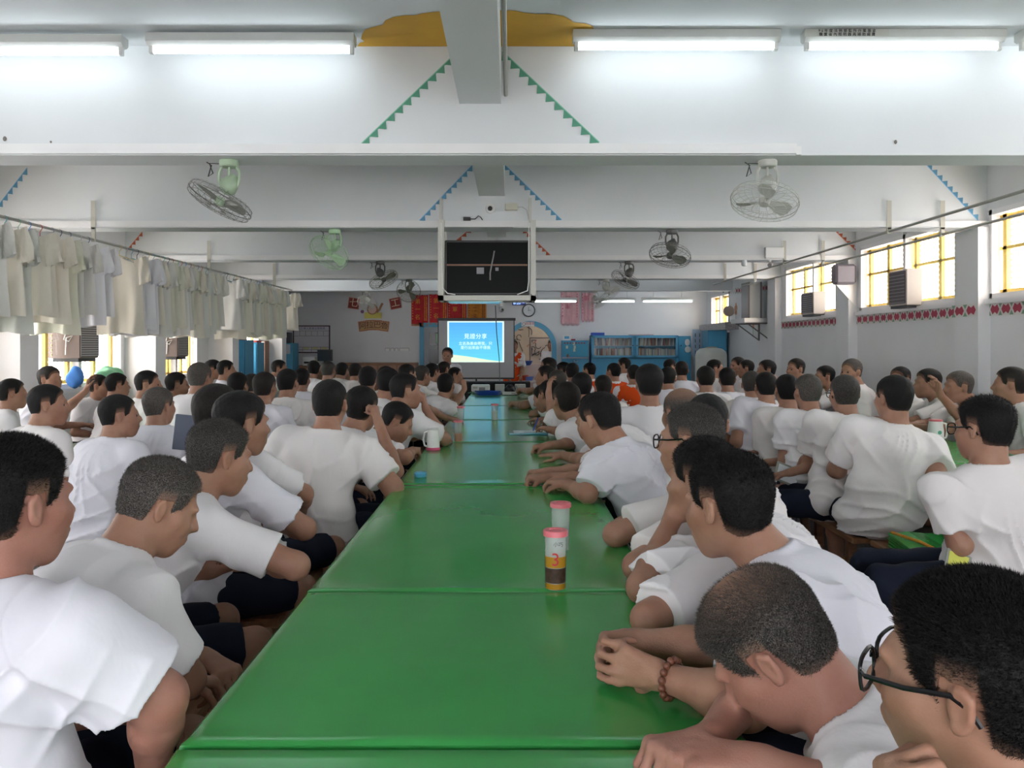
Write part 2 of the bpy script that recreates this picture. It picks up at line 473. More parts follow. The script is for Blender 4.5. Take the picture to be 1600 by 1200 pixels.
# ================================================================ implicit surfaces for bodies and clothes
def nrm(v): v = np.asarray(v, float); return v/ (np.linalg.norm(v)+1e-12)
def sdf_mesh(fn, lo, hi, h):
    """surface-net mesh of fn(points)->distance inside a box"""
    R = 4; H = h*R
    lo = np.asarray(lo, float); nc = np.ceil((np.asarray(hi)-lo)/H).astype(int)+1
    ci = np.stack(np.meshgrid(*[np.arange(n) for n in nc], indexing='ij'), -1).reshape(-1, 3)
    cc = (lo + (ci+.375)*H).astype(np.float32)
    dc = fn(cc)
    D = np.repeat(np.repeat(np.repeat(dc.reshape(nc), R, 0), R, 1), R, 2).astype(np.float32)
    act = np.abs(dc) < H*1.35+.012
    A = ci[act]
    off = np.stack(np.meshgrid(*[np.arange(R)]*3, indexing='ij'), -1).reshape(-1, 3)
    idx = (A[:, None, :]*R + off[None]).reshape(-1, 3)
    pts = (lo + idx*h).astype(np.float32)
    dv = np.empty(len(pts), np.float32)
    for s in range(0, len(pts), 400000): dv[s:s+400000] = fn(pts[s:s+400000])
    D[idx[:,0], idx[:,1], idx[:,2]] = dv
    S = D < 0
    S[0] = S[-1] = False; S[:,0] = S[:,-1] = False; S[:,:,0] = S[:,:,-1] = False
    D = np.where(S, np.minimum(D, -1e-5), np.maximum(D, 1e-5))
    c = [S[i:S.shape[0]-1+i, j:S.shape[1]-1+j, k:S.shape[2]-1+k] for i in (0,1) for j in (0,1) for k in (0,1)]
    anyc = c[0].copy(); allc = c[0].copy()
    for q in c[1:]: anyc |= q; allc &= q
    cell = anyc & ~allc
    cidx = np.argwhere(cell)
    vid = np.full(cell.shape, -1, np.int32); vid[cell] = np.arange(len(cidx))
    corners = np.array([(i,j,k) for i in (0,1) for j in (0,1) for k in (0,1)])
    vals = np.stack([D[cidx[:,0]+a, cidx[:,1]+b_, cidx[:,2]+e] for a,b_,e in corners], 1)
    acc = np.zeros((len(cidx), 3)); cnt = np.zeros(len(cidx))
    for a in range(8):
        for b_ in range(a+1, 8):
            if np.abs(corners[a]-corners[b_]).sum() != 1: continue
            va, vb = vals[:,a], vals[:,b_]
            m = (va < 0) != (vb < 0)
            t = np.where(m, va/np.where(m, va-vb, 1), 0)
            acc += np.where(m[:,None], corners[a]+t[:,None]*(corners[b_]-corners[a]), 0); cnt += m
    V = lo + (cidx + acc/np.maximum(cnt,1)[:,None])*h
    faces = []
    for ax in range(3):
        sl0 = [slice(None)]*3; sl1 = [slice(None)]*3
        sl0[ax] = slice(0,-1); sl1[ax] = slice(1,None)
        a = S[tuple(sl0)]; b_ = S[tuple(sl1)]
        e = np.argwhere(a != b_)
        o = [k for k in range(3) if k != ax]
        e = e[(e[:,o[0]] > 0) & (e[:,o[1]] > 0)]
        fl = a[e[:,0], e[:,1], e[:,2]]
        q = []
        for (du, dv_) in ((-1,-1),(0,-1),(0,0),(-1,0)):
            t = e.copy(); t[:,o[0]] += du; t[:,o[1]] += dv_
            t = np.minimum(t, np.array(cell.shape)-1)
            q.append(vid[t[:,0], t[:,1], t[:,2]])
        q = np.stack(q, 1)
        if ax == 1: fl = ~fl
        q[~fl] = q[~fl][:, ::-1]
        faces.append(q)
    F = np.concatenate(faces); F = F[(F >= 0).all(1)]
    return V, F
def np_mesh(name, V, F, mats, tris=None, attrs=None):
    me = bpy.data.meshes.new(name)
    nt = 0 if tris is None else len(tris)
    me.vertices.add(len(V)); me.vertices.foreach_set('co', V.astype(np.float32).ravel())
    me.loops.add(F.size + nt*3); me.polygons.add(len(F)+nt)
    li = F.ravel() if nt == 0 else np.concatenate([F.ravel(), tris.ravel()])
    me.loops.foreach_set('vertex_index', li.astype(np.int32))
    st = np.arange(len(F))*4
    if nt: st = np.concatenate([st, F.size + np.arange(nt)*3])
    me.polygons.foreach_set('loop_start', st.astype(np.int32))
    sm = np.ones(len(F)+nt, bool)
    me.polygons.foreach_set('use_smooth', sm)
    for m in (mats if isinstance(mats, (list,tuple)) else [mats]): me.materials.append(m)
    if attrs:
        for k_, v_ in attrs.items():
            a = me.attributes.new(k_, 'FLOAT', 'POINT'); a.data.foreach_set('value', v_.astype(np.float32))
    me.update(calc_edges=True); me.validate()
    return me

def smin(a, b, k):
    h = np.clip(.5+.5*(b-a)/k, 0, 1)
    return b*(1-h)+a*h-k*h*(1-h)
class Prim:
    """cone (a,b,r1,r2) or ellipsoid (c,r,R)"""
    def __init__(s, kind, *a):
        s.kind = kind; s.a = a
        if kind == 'c':
            p, q, r1, r2 = a; p = np.asarray(p, np.float32); q = np.asarray(q, np.float32); s.a = (p, q, r1, r2)
            s.c = (p+q)/2; s.rad = np.linalg.norm(p-q)/2+max(r1, r2)
        else:
            c, r, R = a; c = np.asarray(c, np.float32); r = np.asarray(r, np.float32); s.a = (c, r, np.asarray(R, np.float32))
            s.c = c; s.rad = float(max(r))
    def d(s, p):
        if s.kind == 'c':
            a, b, r1, r2 = s.a; ba = b-a; pa = p-a
            t = np.clip(pa@ba/max(float(ba@ba), 1e-9), 0, 1)
            return np.sqrt(((pa-t[:,None]*ba)**2).sum(1)) - (r1+(r2-r1)*t)
        c, r, R = s.a
        q = (p-c)@R
        k0 = np.sqrt(((q/r)**2).sum(1)); k1 = np.sqrt(((q/(r*r))**2).sum(1))
        return k0*(k0-1)/np.maximum(k1, 1e-6)
def union(prims, p, k, d=None, margin=.11):
    if d is None: d = np.full(len(p), 1.0, np.float32)
    for pr in prims:
        kk = k
        if isinstance(pr, tuple): pr, kk = pr
        m = ((p-pr.c)**2).sum(1) < (pr.rad+margin)**2
        if not m.any(): continue
        d[m] = smin(d[m], pr.d(p[m]).astype(np.float32), kk)
    return d
def C(a, b, r1, r2=None): return Prim('c', a, b, r1, r1 if r2 is None else r2)
def E(c, r, R=np.eye(3)): return Prim('e', c, r, R)

# ---------------------------------------------------------------- head
def head_prims(Hc, R, s=1.0):
    def L(x, y, z): return Hc + R@(np.array((x,y,z))*s)
    P = [E(L(0,-.014,.036), np.array((.077,.096,.084))*s, R), (E(L(0,.022,-.03), np.array((.062,.070,.082))*s, R), .03*s),
         (C(L(0,.066,-.098), L(0,.055,-.09), .021*s), .04*s), (E(L(0,.065,-.055), np.array((.036,.034,.035))*s, R), .03*s),
         (C(L(-.035,.084,.026), L(.035,.084,.026), .010*s), .02*s),
         (C(L(0,.092,.012), L(0,.112,-.022), .007*s, .0125*s), .014*s), (C(L(-.013,.100,-.027), L(.013,.100,-.027), .009*s), .01*s),
         (C(L(-.018,.098,-.056), L(.018,.098,-.056), .0065*s), .006*s), (C(L(-.015,.095,-.067), L(.015,.095,-.067), .0072*s), .006*s),
         (C(L(-.048,.05,-.015), L(-.04,.066,-.02), .022*s), .03*s), (C(L(.048,.05,-.015), L(.04,.066,-.02), .022*s), .03*s)]
    for sx in (-1, 1):
        a = radians(18)*sx
        Re = R@np.array(((cos(a),-sin(a),0),(sin(a),cos(a),0),(0,0,1)))
        P.append((E(L(sx*.081,-.009,.0), np.array((.0085,.016,.028))*s, Re), .007*s))
        P.append((C(L(sx*.085,-.020,.015), L(sx*.087,-.017,-.008), .0048*s, .0044*s), .006*s))
        P.append((C(L(sx*.084,-.010,.025), L(sx*.085,-.020,.015), .0040*s, .0048*s), .006*s))
        P.append((C(L(sx*.079,-.003,-.024), L(sx*.080,-.007,-.020), .007*s), .008*s))
    S = []
    for sx in (-1, 1):
        S.append((Prim('c', L(sx*.030,.099,.004), L(sx*.036,.096,.004), .013*s, .012*s), .014*s))
        S.append((Prim('c', L(sx*.093,-.009,.008), L(sx*.092,-.006,-.008), .0085*s, .007*s), .005*s))
    return P, S
def hairline(style):
    if style == 'low':   ys = [-.14,-.07,-.035,-.028,.014,.018,.034,.046,.056,.075,.11]; zs = [-.078,-.074,-.050,.026,.032,-.022,-.018,.020,.052,.074,.088]
    else:                ys = [-.14,-.07,-.035,-.028,.014,.018,.034,.046,.056,.075,.11]; zs = [-.058,-.052,-.030,.034,.036,.0,.005,.036,.060,.080,.094]
    return np.array(ys), np.array(zs)

# ---------------------------------------------------------------- hand
def hand_prims(Wp, d, n, side, curl=.6, spread=.10, s=1.0, thumb=.5, thumbcurl=.4):
    """wrist point, finger direction, palm normal (towards the palm side); side +1 right hand"""
    d = nrm(d); n = nrm(n - d*np.dot(n, d)); x = np.cross(d, n)*side      # x towards the little finger ... thumb at -x
    def L(a, b, c): return Wp + (x*a + d*b + n*c)*s
    P = []
    for i, (xx, ln) in enumerate(((-.031,.082),(-.010,.088),(.011,.082),(.031,.074))):
        P.append((C(L(xx*.55,.012,.0), L(xx, ln, -.003 if i in (1,2) else 0), .0150*s, .0115*s), .016*s))
    F = []
    lens = ((.040,.024,.019),(.044,.028,.020),(.041,.026,.020),(.033,.019,.018))
    for i, (xx, ln) in enumerate(((-.031,.082),(-.010,.088),(.011,.082),(.031,.074))):
        p = L(xx, ln, -.002); a = 0.0
        cu = curl*(1+.09*(i-1.5)) if np.isscalar(curl) else curl[i]
        sp = spread*(i-1.5)
        for j, l in enumerate(lens[i]):
            a += cu*(1.0, 1.25, .75)[j]
            dd = nrm(d*cos(a) + n*sin(a) + x*sp*cos(min(a,1.5)))
            q = p + dd*l*s
            F.append((C(p, q, (.0096,.0086,.0078)[j]*s, (.0088,.0079,.0066)[j]*s), .0035*s))
            p = q
    # thumb leaves the side of the palm near its base
    t0 = L(-.026,.022,.008); t1 = t0 + nrm(-x*.75*thumb*1.4 + d*.75 + n*.45)*.040*s
    dd = nrm(-x*.25*thumb + d*(1-thumbcurl*.3) + n*thumbcurl + x*.3*thumbcurl); t2 = t1 + dd*.032*s
    dd2 = nrm(dd + n*.2 + x*thumbcurl*.6); t3 = t2 + dd2*.026*s
    T = [(C(L(-.016,.014,.004), t1, .0155*s, .0115*s), .014*s), (C(t1, t2, .0108*s, .0098*s), .004*s), (C(t2, t3, .0096*s, .0076*s), .003*s)]
    return P, F, T
HAND_POSES = dict(fist=(1.15,.02,.25,1.1), relaxed=(.42,.08,.5,.4), flat=(.12,.10,.7,.1), clasp=(.85,.05,.6,.7), grip=(.95,.04,.4,.9))

def skin(tone):
    if tone in skin_m: return skin_m[tone]
    cols = {'tan': (.37,.205,.138), 'light': (.46,.28,.195), 'brown': (.28,.15,.095), 'ruddy': (.39,.195,.145)}
    c = cols[tone]
    m = mat('skin '+tone, c, .52, noise=.14, nscale=14, dark=(c[0]*.86, c[1]*.78, c[2]*.76), bump=.12, bscale=260, sss=.08, spec=.35)
    skin_m[tone] = m; return m
HAIR = {}
def hair_mat(kind):
    if kind in HAIR: return HAIR[kind]
    cols = {'black': ((.005,.005,.005),(.018,.016,.016)), 'dark': ((.008,.007,.006),(.030,.025,.022)), 'grey': ((.028,.025,.023),(.17,.155,.14)), 'salt': ((.015,.014,.013),(.10,.093,.085))}
    a, c = cols[kind]
    m = bpy.data.materials.new('hair '+kind); m.use_nodes = True; nt = m.node_tree; b = nt.nodes['Principled BSDF']
    b.inputs['Roughness'].default_value = .62; b.inputs['Specular IOR Level'].default_value = .18
    tc = nt.nodes.new('ShaderNodeTexCoord')
    n = nt.nodes.new('ShaderNodeTexNoise'); n.inputs['Scale'].default_value = 420; n.inputs['Detail'].default_value = 2
    nt.links.new(tc.outputs['Object'], n.inputs['Vector'])
    r = nt.nodes.new('ShaderNodeMapRange'); r.inputs[1].default_value = .42; r.inputs[2].default_value = .68
    nt.links.new(n.outputs['Fac'], r.inputs[0])
    mx = nt.nodes.new('ShaderNodeMix'); mx.data_type = 'RGBA'; mx.inputs[6].default_value = (*a,1); mx.inputs[7].default_value = (*c,1)
    nt.links.new(r.outputs[0], mx.inputs[0])
    at = nt.nodes.new('ShaderNodeAttribute'); at.attribute_name = 'thin'
    mx2 = nt.nodes.new('ShaderNodeMix'); mx2.data_type = 'RGBA'; mx2.inputs[7].default_value = (.30,.165,.11,1)
    nt.links.new(mx.outputs[2], mx2.inputs[6]); nt.links.new(at.outputs['Fac'], mx2.inputs[0])
    nt.links.new(mx2.outputs[2], b.inputs['Base Color'])
    bp = nt.nodes.new('ShaderNodeBump'); bp.inputs['Strength'].default_value = .5; bp.inputs['Distance'].default_value = .003
    nt.links.new(n.outputs['Fac'], bp.inputs['Height']); nt.links.new(bp.outputs[0], b.inputs['Normal'])
    HAIR[kind] = m; return m
def cloth_mat(name, col):
    m = mat(name, col, .85, bump=.6, bscale=11, spec=.15, noise=.05, nscale=3, stretch=(1,1,.45))
    return m
SH_W = cloth_mat('white t-shirt cotton', (.80,.785,.80))
SH_C = cloth_mat('cream t-shirt cotton', (.79,.765,.755))
SH_L = cloth_mat('cool white cotton', (.76,.76,.82))
SH_S = cloth_mat('dress shirt cotton', (.82,.80,.84))
VEST = cloth_mat('orange vest cloth', (.80,.09,.015))
NAVY = mat('navy trousers cloth', (.012,.016,.030), .85, bump=.3, bscale=14, spec=.15)
MAROON = mat('maroon shorts cloth', (.09,.012,.02), .85, bump=.3, bscale=14)
lens_m = mat('spectacle frame', (.008,.008,.01), .25)
eye_m = mat('eye', (.04,.03,.03), .2)

SEAT = .42
def rotz(a): return np.array(((cos(a),-sin(a),0),(sin(a),cos(a),0),(0,0,1)))
def head_rot(yaw, pitch, roll):
    y, p, r = radians(yaw), radians(pitch), radians(roll)
    Rx = np.array(((1,0,0),(0,cos(p),-sin(p)),(0,sin(p),cos(p))))
    Ry = np.array(((cos(r),0,sin(r)),(0,1,0),(-sin(r),0,cos(r))))
    return rotz(y)@Rx@Ry

def ik(S, Wt, l1, l2, hint):
    v = Wt-S; L = np.linalg.norm(v)
    mx = (l1+l2)*.995
    if L > mx: Wt = S+v*mx/L; v = Wt-S; L = mx
    u = v/L; a = (l1*l1-l2*l2+L*L)/(2*L); hh = math.sqrt(max(l1*l1-a*a, 1e-6))
    hint = nrm(hint-u*np.dot(hint, u))
    return S+u*a+hint*hh, Wt

PEOPLE = []
def person(label, head, yaw=0, hyaw=0, hpitch=0, hroll=0, hs=1.0, cyaw=None, legyaw=None, wd=1.0, nk=.45, armR=None, armL=None,
           hair='black', style='low', bald=0, thick=.009, tone='tan', shirt=None, pants='shorts', glasses=False, vox=.007, seat=SEAT,
           stand=False, cat='person', group=None, extra_lean=None, strands=0, eyes=False, vest=False, pelvis=None, ns='white', shirt_long=False, seed=0, spread=9, tight=1.0, name='seated_man', slen=.74):
    """arm spec: dict(e=elbow, w=wrist, pose=, d=dir, n=palm normal)"""
    Hc = np.array(head, float); cyaw = yaw if cyaw is None else cyaw; legyaw = yaw if legyaw is None else legyaw
    F = rotz(radians(yaw))@np.array((0,1.,0)); Fc = rotz(radians(cyaw))@np.array((0,1.,0)); Rc = rotz(radians(cyaw))@np.array((1.,0,0))
    Fl = rotz(radians(legyaw))@np.array((0,1.,0)); Rl = rotz(radians(legyaw))@np.array((1.,0,0))
    U = np.array((0,0,1.))
    ldir = Fc if extra_lean is None else nrm(np.array((extra_lean[0], extra_lean[1], 0.)))
    neck = nrm(U + nk*ldir)
    N = Hc - neck*.165*hs
    pz = seat+.10
    if stand: pz = max(.70, N[2]-.53)
    sp = .50
    dzn = N[2]-pz
    if pelvis is not None: P = np.array((pelvis[0], pelvis[1], pz))
    else:
        hh = math.sqrt(max(sp*sp-dzn*dzn, .0016))
        P = N-ldir*hh; P[2] = pz
    Ls = np.linalg.norm(N-P)
    up = nrm(N-P); R_t = np.cross(Fc, up); R_t = nrm(R_t); F_t = np.cross(up, R_t)
    RM = np.stack((R_t, F_t, up), 1)
    RP = np.stack((Rl, Fl, U), 1)
    bul = .025+.5*max(0, .50-Ls)
    ab = P+(N-P)*.30-F_t*bul*.8
    ch = P+(N-P)*.70-F_t*bul
    sc = N-up*.055
    SR = sc+R_t*.172*wd+F_t*.01; SL = sc-R_t*.172*wd+F_t*.01
    body = [E(P+U*.0, np.array((.155*wd,.115,.11)), RP), (E(ab, np.array((.135*wd,.105,.15)), RM), .06), (E(ch, np.array((.150*wd,.112,.17)), RM), .06),
            (C(sc-R_t*.13*wd, sc+R_t*.13*wd, .058), .05), (C(N+up*.01, SR+up*.008, .045, .048), .04), (C(N+up*.01, SL+up*.008, .045, .048), .04)]
    RH = head_rot(hyaw, hpitch, hroll)
    hp, hsub = head_prims(Hc, RH, hs)
    nb = Hc+RH@np.array((0,-.022,-.055))*hs
    neckp = [(C(N-neck*.02, nb, .060*(.5+.5*wd), .056), .03), (C(N+neck*.02-F_t*.015, nb-RH[:,1]*.012+RH[:,2]*.03, .050, .046), .03)]
    # arms
    arms = []; hands = []
    l1, l2 = .275, .245
    wrists = {}
    for side, S, spec in ((1, SR, armR), (-1, SL, armL)):
        spec = dict(spec or {})
        S = S.copy()
        if 'w' not in spec:      # hands resting on the lap
            spec['w'] = P+Fl*.30+Rl*side*.07+U*.13; spec.setdefault('pose', 'relaxed')
            spec.setdefault('d', nrm(Fl*.7-Rl*side*.7-U*.2)); spec.setdefault('n', -U)
        Wt = np.array(spec['w'], float)
        if 'e' in spec:
            El = np.array(spec['e'], float)
            k_ = np.linalg.norm(Wt-El)
            if k_ > l2*1.25: Wt = El+(Wt-El)*l2*1.25/k_
        else:
            El, Wt = ik(S, Wt, l1, l2, np.array(spec.get('hint', -U*1.0+R_t*side*.6-F_t*.25)))
        wrists[side] = (El, Wt)
        d = np.array(spec.get('d', Wt-El), float)
        n_ = np.array(spec.get('n', -U), float)
        arms += [(E(S+R_t*side*.002, np.array((.050,.050,.055))*(.6+.4*wd), RM), .05), (C(S, El, .050*wd, .041*wd), .03), (C(El, El+(Wt-El)*.35, .042*wd, .041*wd), .02), (C(El+(Wt-El)*.3, Wt, .040*wd, .0255), .015),
                 (E(Wt, np.array((.028,.024,.024)), np.eye(3)), .015)]
        arms[-1] = (C(Wt-nrm(Wt-El)*.01, Wt+nrm(d)*.02, .0245, .022), .015)
        cu, spd, th, thc = HAND_POSES[spec.get('pose', 'relaxed')]
        P_, F_, T_ = hand_prims(Wt+nrm(d)*.012, d, n_, side, spec.get('curl', cu), spd, .98*(.7+.3*wd), th, thc)
        hands.append((P_, F_, T_))
    # legs
    legs = []; pant = []; feet = []; bare = []
    knees = []
    for side in (1, -1):
        hp_ = P+Rl*side*.085
        if stand:
            kn = hp_-U*(pz-.48)*1.0+Fl*.01; an = np.array((kn[0], kn[1], .09))-Fl*.01
        else:
            dl = nrm(Fl+Rl*side*math.tan(radians(spread)))
            kn = hp_+dl*.42; kn[2] = seat+.075; an = kn+dl*(-.02)-Fl*.03; an = np.array((an[0], an[1], .085))
        knees.append((hp_, kn, an))
        pant.append((C(hp_, kn, .092, .072), .04))
        bare += [(C(hp_, kn, .075, .055), .03), (C(kn, kn+(an-kn)*.35-Fl*.015, .054, .052), .02), (C(kn+(an-kn)*.3-Fl*.015, an, .051, .034), .02),
                 (C(an, an-U*.03-Fl*.03, .034, .032), .02), (C(an-U*.035, an-U*.055+Fl*.13, .036, .027), .02), (C(an-U*.055+Fl*.10, an-U*.060+Fl*.165, .03, .018), .02)]
    lo = np.min([P-.32, Hc-.16, N-.34, *[k[2]-.12 for k in knees], *[k[2]+Fl*.2-.04 for k in knees], *[k[1]-.12 for k in knees], *[w_[1]-.15 for w_ in wrists.values()], *[w_[0]-.09 for w_ in wrists.values()]], 0)
    hi = np.max([P+.32, Hc+.18, N+.34, *[k[2]+.12 for k in knees], *[k[2]+Fl*.2+.04 for k in knees], *[k[1]+.12 for k in knees], *[w_[1]+.15 for w_ in wrists.values()], *[w_[0]+.09 for w_ in wrists.values()]], 0)
    lo[2] = -.01
    base = body+neckp
    base_t = body+[arms[0], (C(SR, SR+(wrists[1][0]-SR)*.35, .050*wd, .047*wd), .03), arms[5], (C(SL, SL+(wrists[-1][0]-SL)*.35, .050*wd, .047*wd), .03)]
    def f_body(p):
        d = union(base, p, .05)
        d = union(arms, p, .04, d)
        d = union(bare, p, .03, d) if not stand or pants == 'shorts' else union(bare, p, .03, d)
        dh = union(hp, p, .03)
        d = smin(d, dh, .02)
        for (P_, F_, T_) in hands:
            c_ = P_[0][0].c; m = ((p-c_)**2).sum(1) < .26**2
            if m.any():
                q = p[m]; a = union(P_, q, .014); t = union(T_, q, .004); f = union(F_, q, .0035)
                h_ = smin(smin(a, f, .008), t, .006)
                d[m] = smin(d[m], h_, .014)
        for pr, k_ in hsub:
            m = ((p-pr.c)**2).sum(1) < (pr.rad+.06)**2
            if m.any(): d[m] = -smin(-d[m], pr.d(p[m]).astype(np.float32), k_)
        return d
    V, Fc_ = sdf_mesh(f_body, lo, hi, vox)
    org = np.array((P[0], P[1], 0))
    me = np_mesh(name, V-org, Fc_, skin(tone))
    root = bpy.data.objects.new(name, me); COL.objects.link(root); root.location = org
    tag(root, label, cat, group)
    # ---- hair
    ys, zs = hairline(style)
    iR = RH.astype(np.float32)
    cr = [E(Hc+RH@np.array((0,-.014,.036))*hs, np.array((.077,.096,.084))*hs, RH), (E(Hc+RH@np.array((0,-.03,-.02))*hs, np.array((.062,.062,.06))*hs, RH), .03)]
    def f_hair(p):
        q = ((p-Hc)@iR)/hs
        d = union(cr, p, .02)
        zm = np.interp(q[:,1], ys, zs)+.003*np.sin(q[:,0]*130+q[:,1]*90+seed)
        topf = np.clip((q[:,2]-.0)/.09, 0, 1)
        th = thick*(.35+.75*topf)+.0012*np.sin(q[:,0]*210+3*np.sin(q[:,1]*70))*np.sin(q[:,1]*170+q[:,2]*90)
        d = d-th
        side = np.abs(q[:,0]) < .03
        reg = (zm-q[:,2])*.55
        return np.maximum(d, reg).astype(np.float32)
    hv = max(.0032, vox*.72)
    Vh, Fh = sdf_mesh(f_hair, Hc-.15*hs, Hc+.16*hs, hv)
    q = ((Vh-Hc)@RH)/hs
    zm = np.interp(q[:,1], ys, zs)
    thin = np.clip(1-(q[:,2]-zm)/.030, 0, 1)*.62
    if bald:
        dd_ = np.sqrt((q[:,0]/.9)**2+((q[:,1]+.03)/1.1)**2); top = np.clip((q[:,2]-.05)/.04, 0, 1)
        thin = np.maximum(thin, np.clip(1.15-dd_/(.03+.07*bald), 0, 1)**.6*top*min(1, .5+bald*.45))
    Fh_t = None; Vall = Vh; thin_all = thin
    if strands:
        rng = np.random.RandomState(seed+5)
        # vertex normals from quads
        nr = np.zeros_like(Vh); a_, b_, c_, d_ = [Vh[Fh[:,i]] for i in range(4)]
        fn_ = np.cross(c_-a_, d_-b_)
        for i in range(4): np.add.at(nr, Fh[:,i], fn_)
        nr /= np.linalg.norm(nr, axis=1, keepdims=True)+1e-9
        cand = np.where((q[:,2] > zm+.004) & (((Vh-(Hc+RH@np.array((0,-.014,.036))))*nr).sum(1) > 0))[0]
        pr_ = 1.001-np.clip(thin[cand]*1.25,0,1); pr_ /= pr_.sum()
        pick = rng.choice(cand, strands, p=pr_)
        ctr = Vh[pick]+rng.uniform(-1, 1, (strands,3))*hv*.7
        flow = RH@np.array((0,.35,.25)); dr = nr[pick]*.75+flow*1.0+rng.normal(0, .22, (strands,3)); dr /= np.linalg.norm(dr, axis=1, keepdims=True)
        ln = thick*rng.uniform(.5, .9, strands)*np.where(q[pick,2] > .06, .85, .5)
        sd = np.cross(dr, rng.normal(0,1,(strands,3))); sd /= np.linalg.norm(sd, axis=1, keepdims=True)
        w_ = .00055
        v0 = ctr-sd*w_-dr*.002; v1 = ctr+sd*w_-dr*.002; v2 = ctr+dr*ln[:,None]
        nv = len(Vh); Vall = np.concatenate([Vh, v0, v1, v2]); i_ = np.arange(strands)
        Fh_t = np.stack((nv+i_, nv+strands+i_, nv+2*strands+i_), 1)
        thin_all = np.concatenate([thin, np.tile(thin[pick]*.15, 3)])
    mh = np_mesh('hair', Vall-org, Fh, hair_mat(hair), Fh_t, {'thin': thin_all})
    oh = bpy.data.objects.new('hair', mh); COL.objects.link(oh); oh.parent = root
    # ---- shirt
    smat = shirt or SH_W
    sleeve = slen if not shirt_long else 1.0
    g = .014*tight
    sb = [E(P+U*(.02)-F*.0, np.array((.188*wd,.150,.118))*1.0, RP), (E(ab-F_t*.008, np.array((.163*wd+g,.132+g,.165)), RM), .06), (E(ch, np.array((.158*wd+g,.118+g,.168)), RM), .06),
          (C(sc-R_t*.135*wd-up*.004, sc+R_t*.135*wd-up*.004, .064), .05), (C(N-up*.002, SR+up*.004, .050, .056), .035), (C(N-up*.002, SL+up*.004, .050, .056), .035)]
    slv = []
    for side, S in ((1, SR), (-1, SL)):
        El, Wt = wrists[side]
        if shirt_long:
            slv.append(([(C(S, El, .072*wd, .052), .03), (C(El, Wt, .052, .036), .02)], None, None, None))
        else:
            u = nrm(El-S); en = S+(El-S)*sleeve
            slv.append(([(C(S, S+(El-S)*(sleeve+.12), .066*wd, (.068+.012*slen)*wd), .035)], en, u, .073*wd))
    ph = seed*1.7
    RMf = RM.astype(np.float32)
    def folds(p):
        q = (p-P)@RMf
        z = q[:,2]; x = q[:,0]; y = q[:,1]
        wst = np.clip(1-np.abs(z-.05)/.16, 0, 1)
        w1 = (1-np.abs(np.sin(z*34+2.2*np.sin(x*9+ph)+1.5*np.sin(y*11+ph))))**2*wst
        w2 = (1-np.abs(np.sin(x*24+z*10*np.tanh(x*25)+1.8*np.sin(z*13+ph)+y*8)))**2*np.clip(.35+.7*np.sin(z*9+x*7+ph*2), 0, 1)
        w3 = (1-np.abs(np.sin((np.sqrt(x*x+.002)*.8-z*.7)*30+ph+2*np.sin(y*14))))**2*np.clip(1-np.abs(z-.33)/.12, 0, 1)*np.clip(np.abs(x)/.08, 0, 1)
        big = np.sin(x*15+ph+z*5)*np.sin(z*12+ph*1.3+x*6)
        crs = (1-np.abs(np.sin(x*11-z*16+y*10+2.5*np.sin(z*7+ph)+ph)))**4*np.clip(.35+np.sin(z*6-x*5+ph*3), 0, 1)
        return 1.65*np.clip(1.5-np.abs(x)/.26, .40, 1)*(.011*w1+.011*w2+.011*w3+.006*big+.012*crs)
    def f_shirt(p):
        d = union(sb, p, .05)
        db = union(base_t, p, .05)-.009
        d = smin(d, db, .01)
        hem = seat+.015 if not stand else pz-.12
        d = np.maximum(d, hem+.012*np.sin(p[:,0]*16+ph)-p[:,2])
        for pr, en, u, r_ in slv:
            ds = union(pr, p, .03)
            if en is not None:
                ds = np.maximum(ds, (p-en.astype(np.float32))@u.astype(np.float32))
            d = smin(d, ds, .03)
        fade = np.clip((np.sqrt(((p-(N+neck*.018).astype(np.float32))**2).sum(1))-.095)/.07, 0, 1)
        fo = (folds(p)*fade).astype(np.float32)
        d = d-fo
        # neckline
        nk0 = (N+neck*.018).astype(np.float32); t = p-nk0; ax_ = t@neck.astype(np.float32); rr = np.sqrt(np.maximum((t**2).sum(1)-ax_**2, 0))
        d = np.maximum(d, -np.maximum(rr-.070*(.5+.5*wd), -ax_-.018))
        d = smin(d, np.sqrt((rr-.0745*(.5+.5*wd))**2+(np.maximum(ax_-.005, 0)+np.maximum(-.030-ax_, 0))**2)-.0080, .012)
        if vest: pass
        return d.astype(np.float32)
    Vs, Fs = sdf_mesh(f_shirt, np.minimum(np.minimum(P-.25, N-.32), np.min([SR-.16, SL-.16, wrists[1][0]-.12, wrists[-1][0]-.12], 0)), np.maximum(np.maximum(P+.25, N+.32), np.max([SR+.16, SL+.16, wrists[1][0]+.12, wrists[-1][0]+.12], 0)), vox)
    ms = np_mesh('shirt', Vs-org, Fs, smat)
    osb = bpy.data.objects.new('t_shirt' if not shirt_long else 'shirt', ms); COL.objects.link(osb); osb.parent = root
    if vest:
        def f_v(p):
            d = union(sb, p, .05)-.014
            d = np.maximum(d, seat-.02-p[:,2])
            q = (p-P)@RMf
            for S in (SR, SL): d = np.maximum(d, .075-np.sqrt(((p-(S+ (S-sc)*.35).astype(np.float32))**2).sum(1)))
            nk0 = (N+neck*.018).astype(np.float32); t = p-nk0; ax_ = t@neck.astype(np.float32); rr = np.sqrt(np.maximum((t**2).sum(1)-ax_**2, 0))
            return np.maximum(d, -np.maximum(rr-.085, -ax_-.06)).astype(np.float32)
        Vv, Fv = sdf_mesh(f_v, np.minimum(P-.3, N-.3), np.maximum(P+.3, N+.3), vox)
        ov = bpy.data.objects.new('vest', np_mesh('vest', Vv-org, Fv, VEST)); COL.objects.link(ov); ov.parent = root
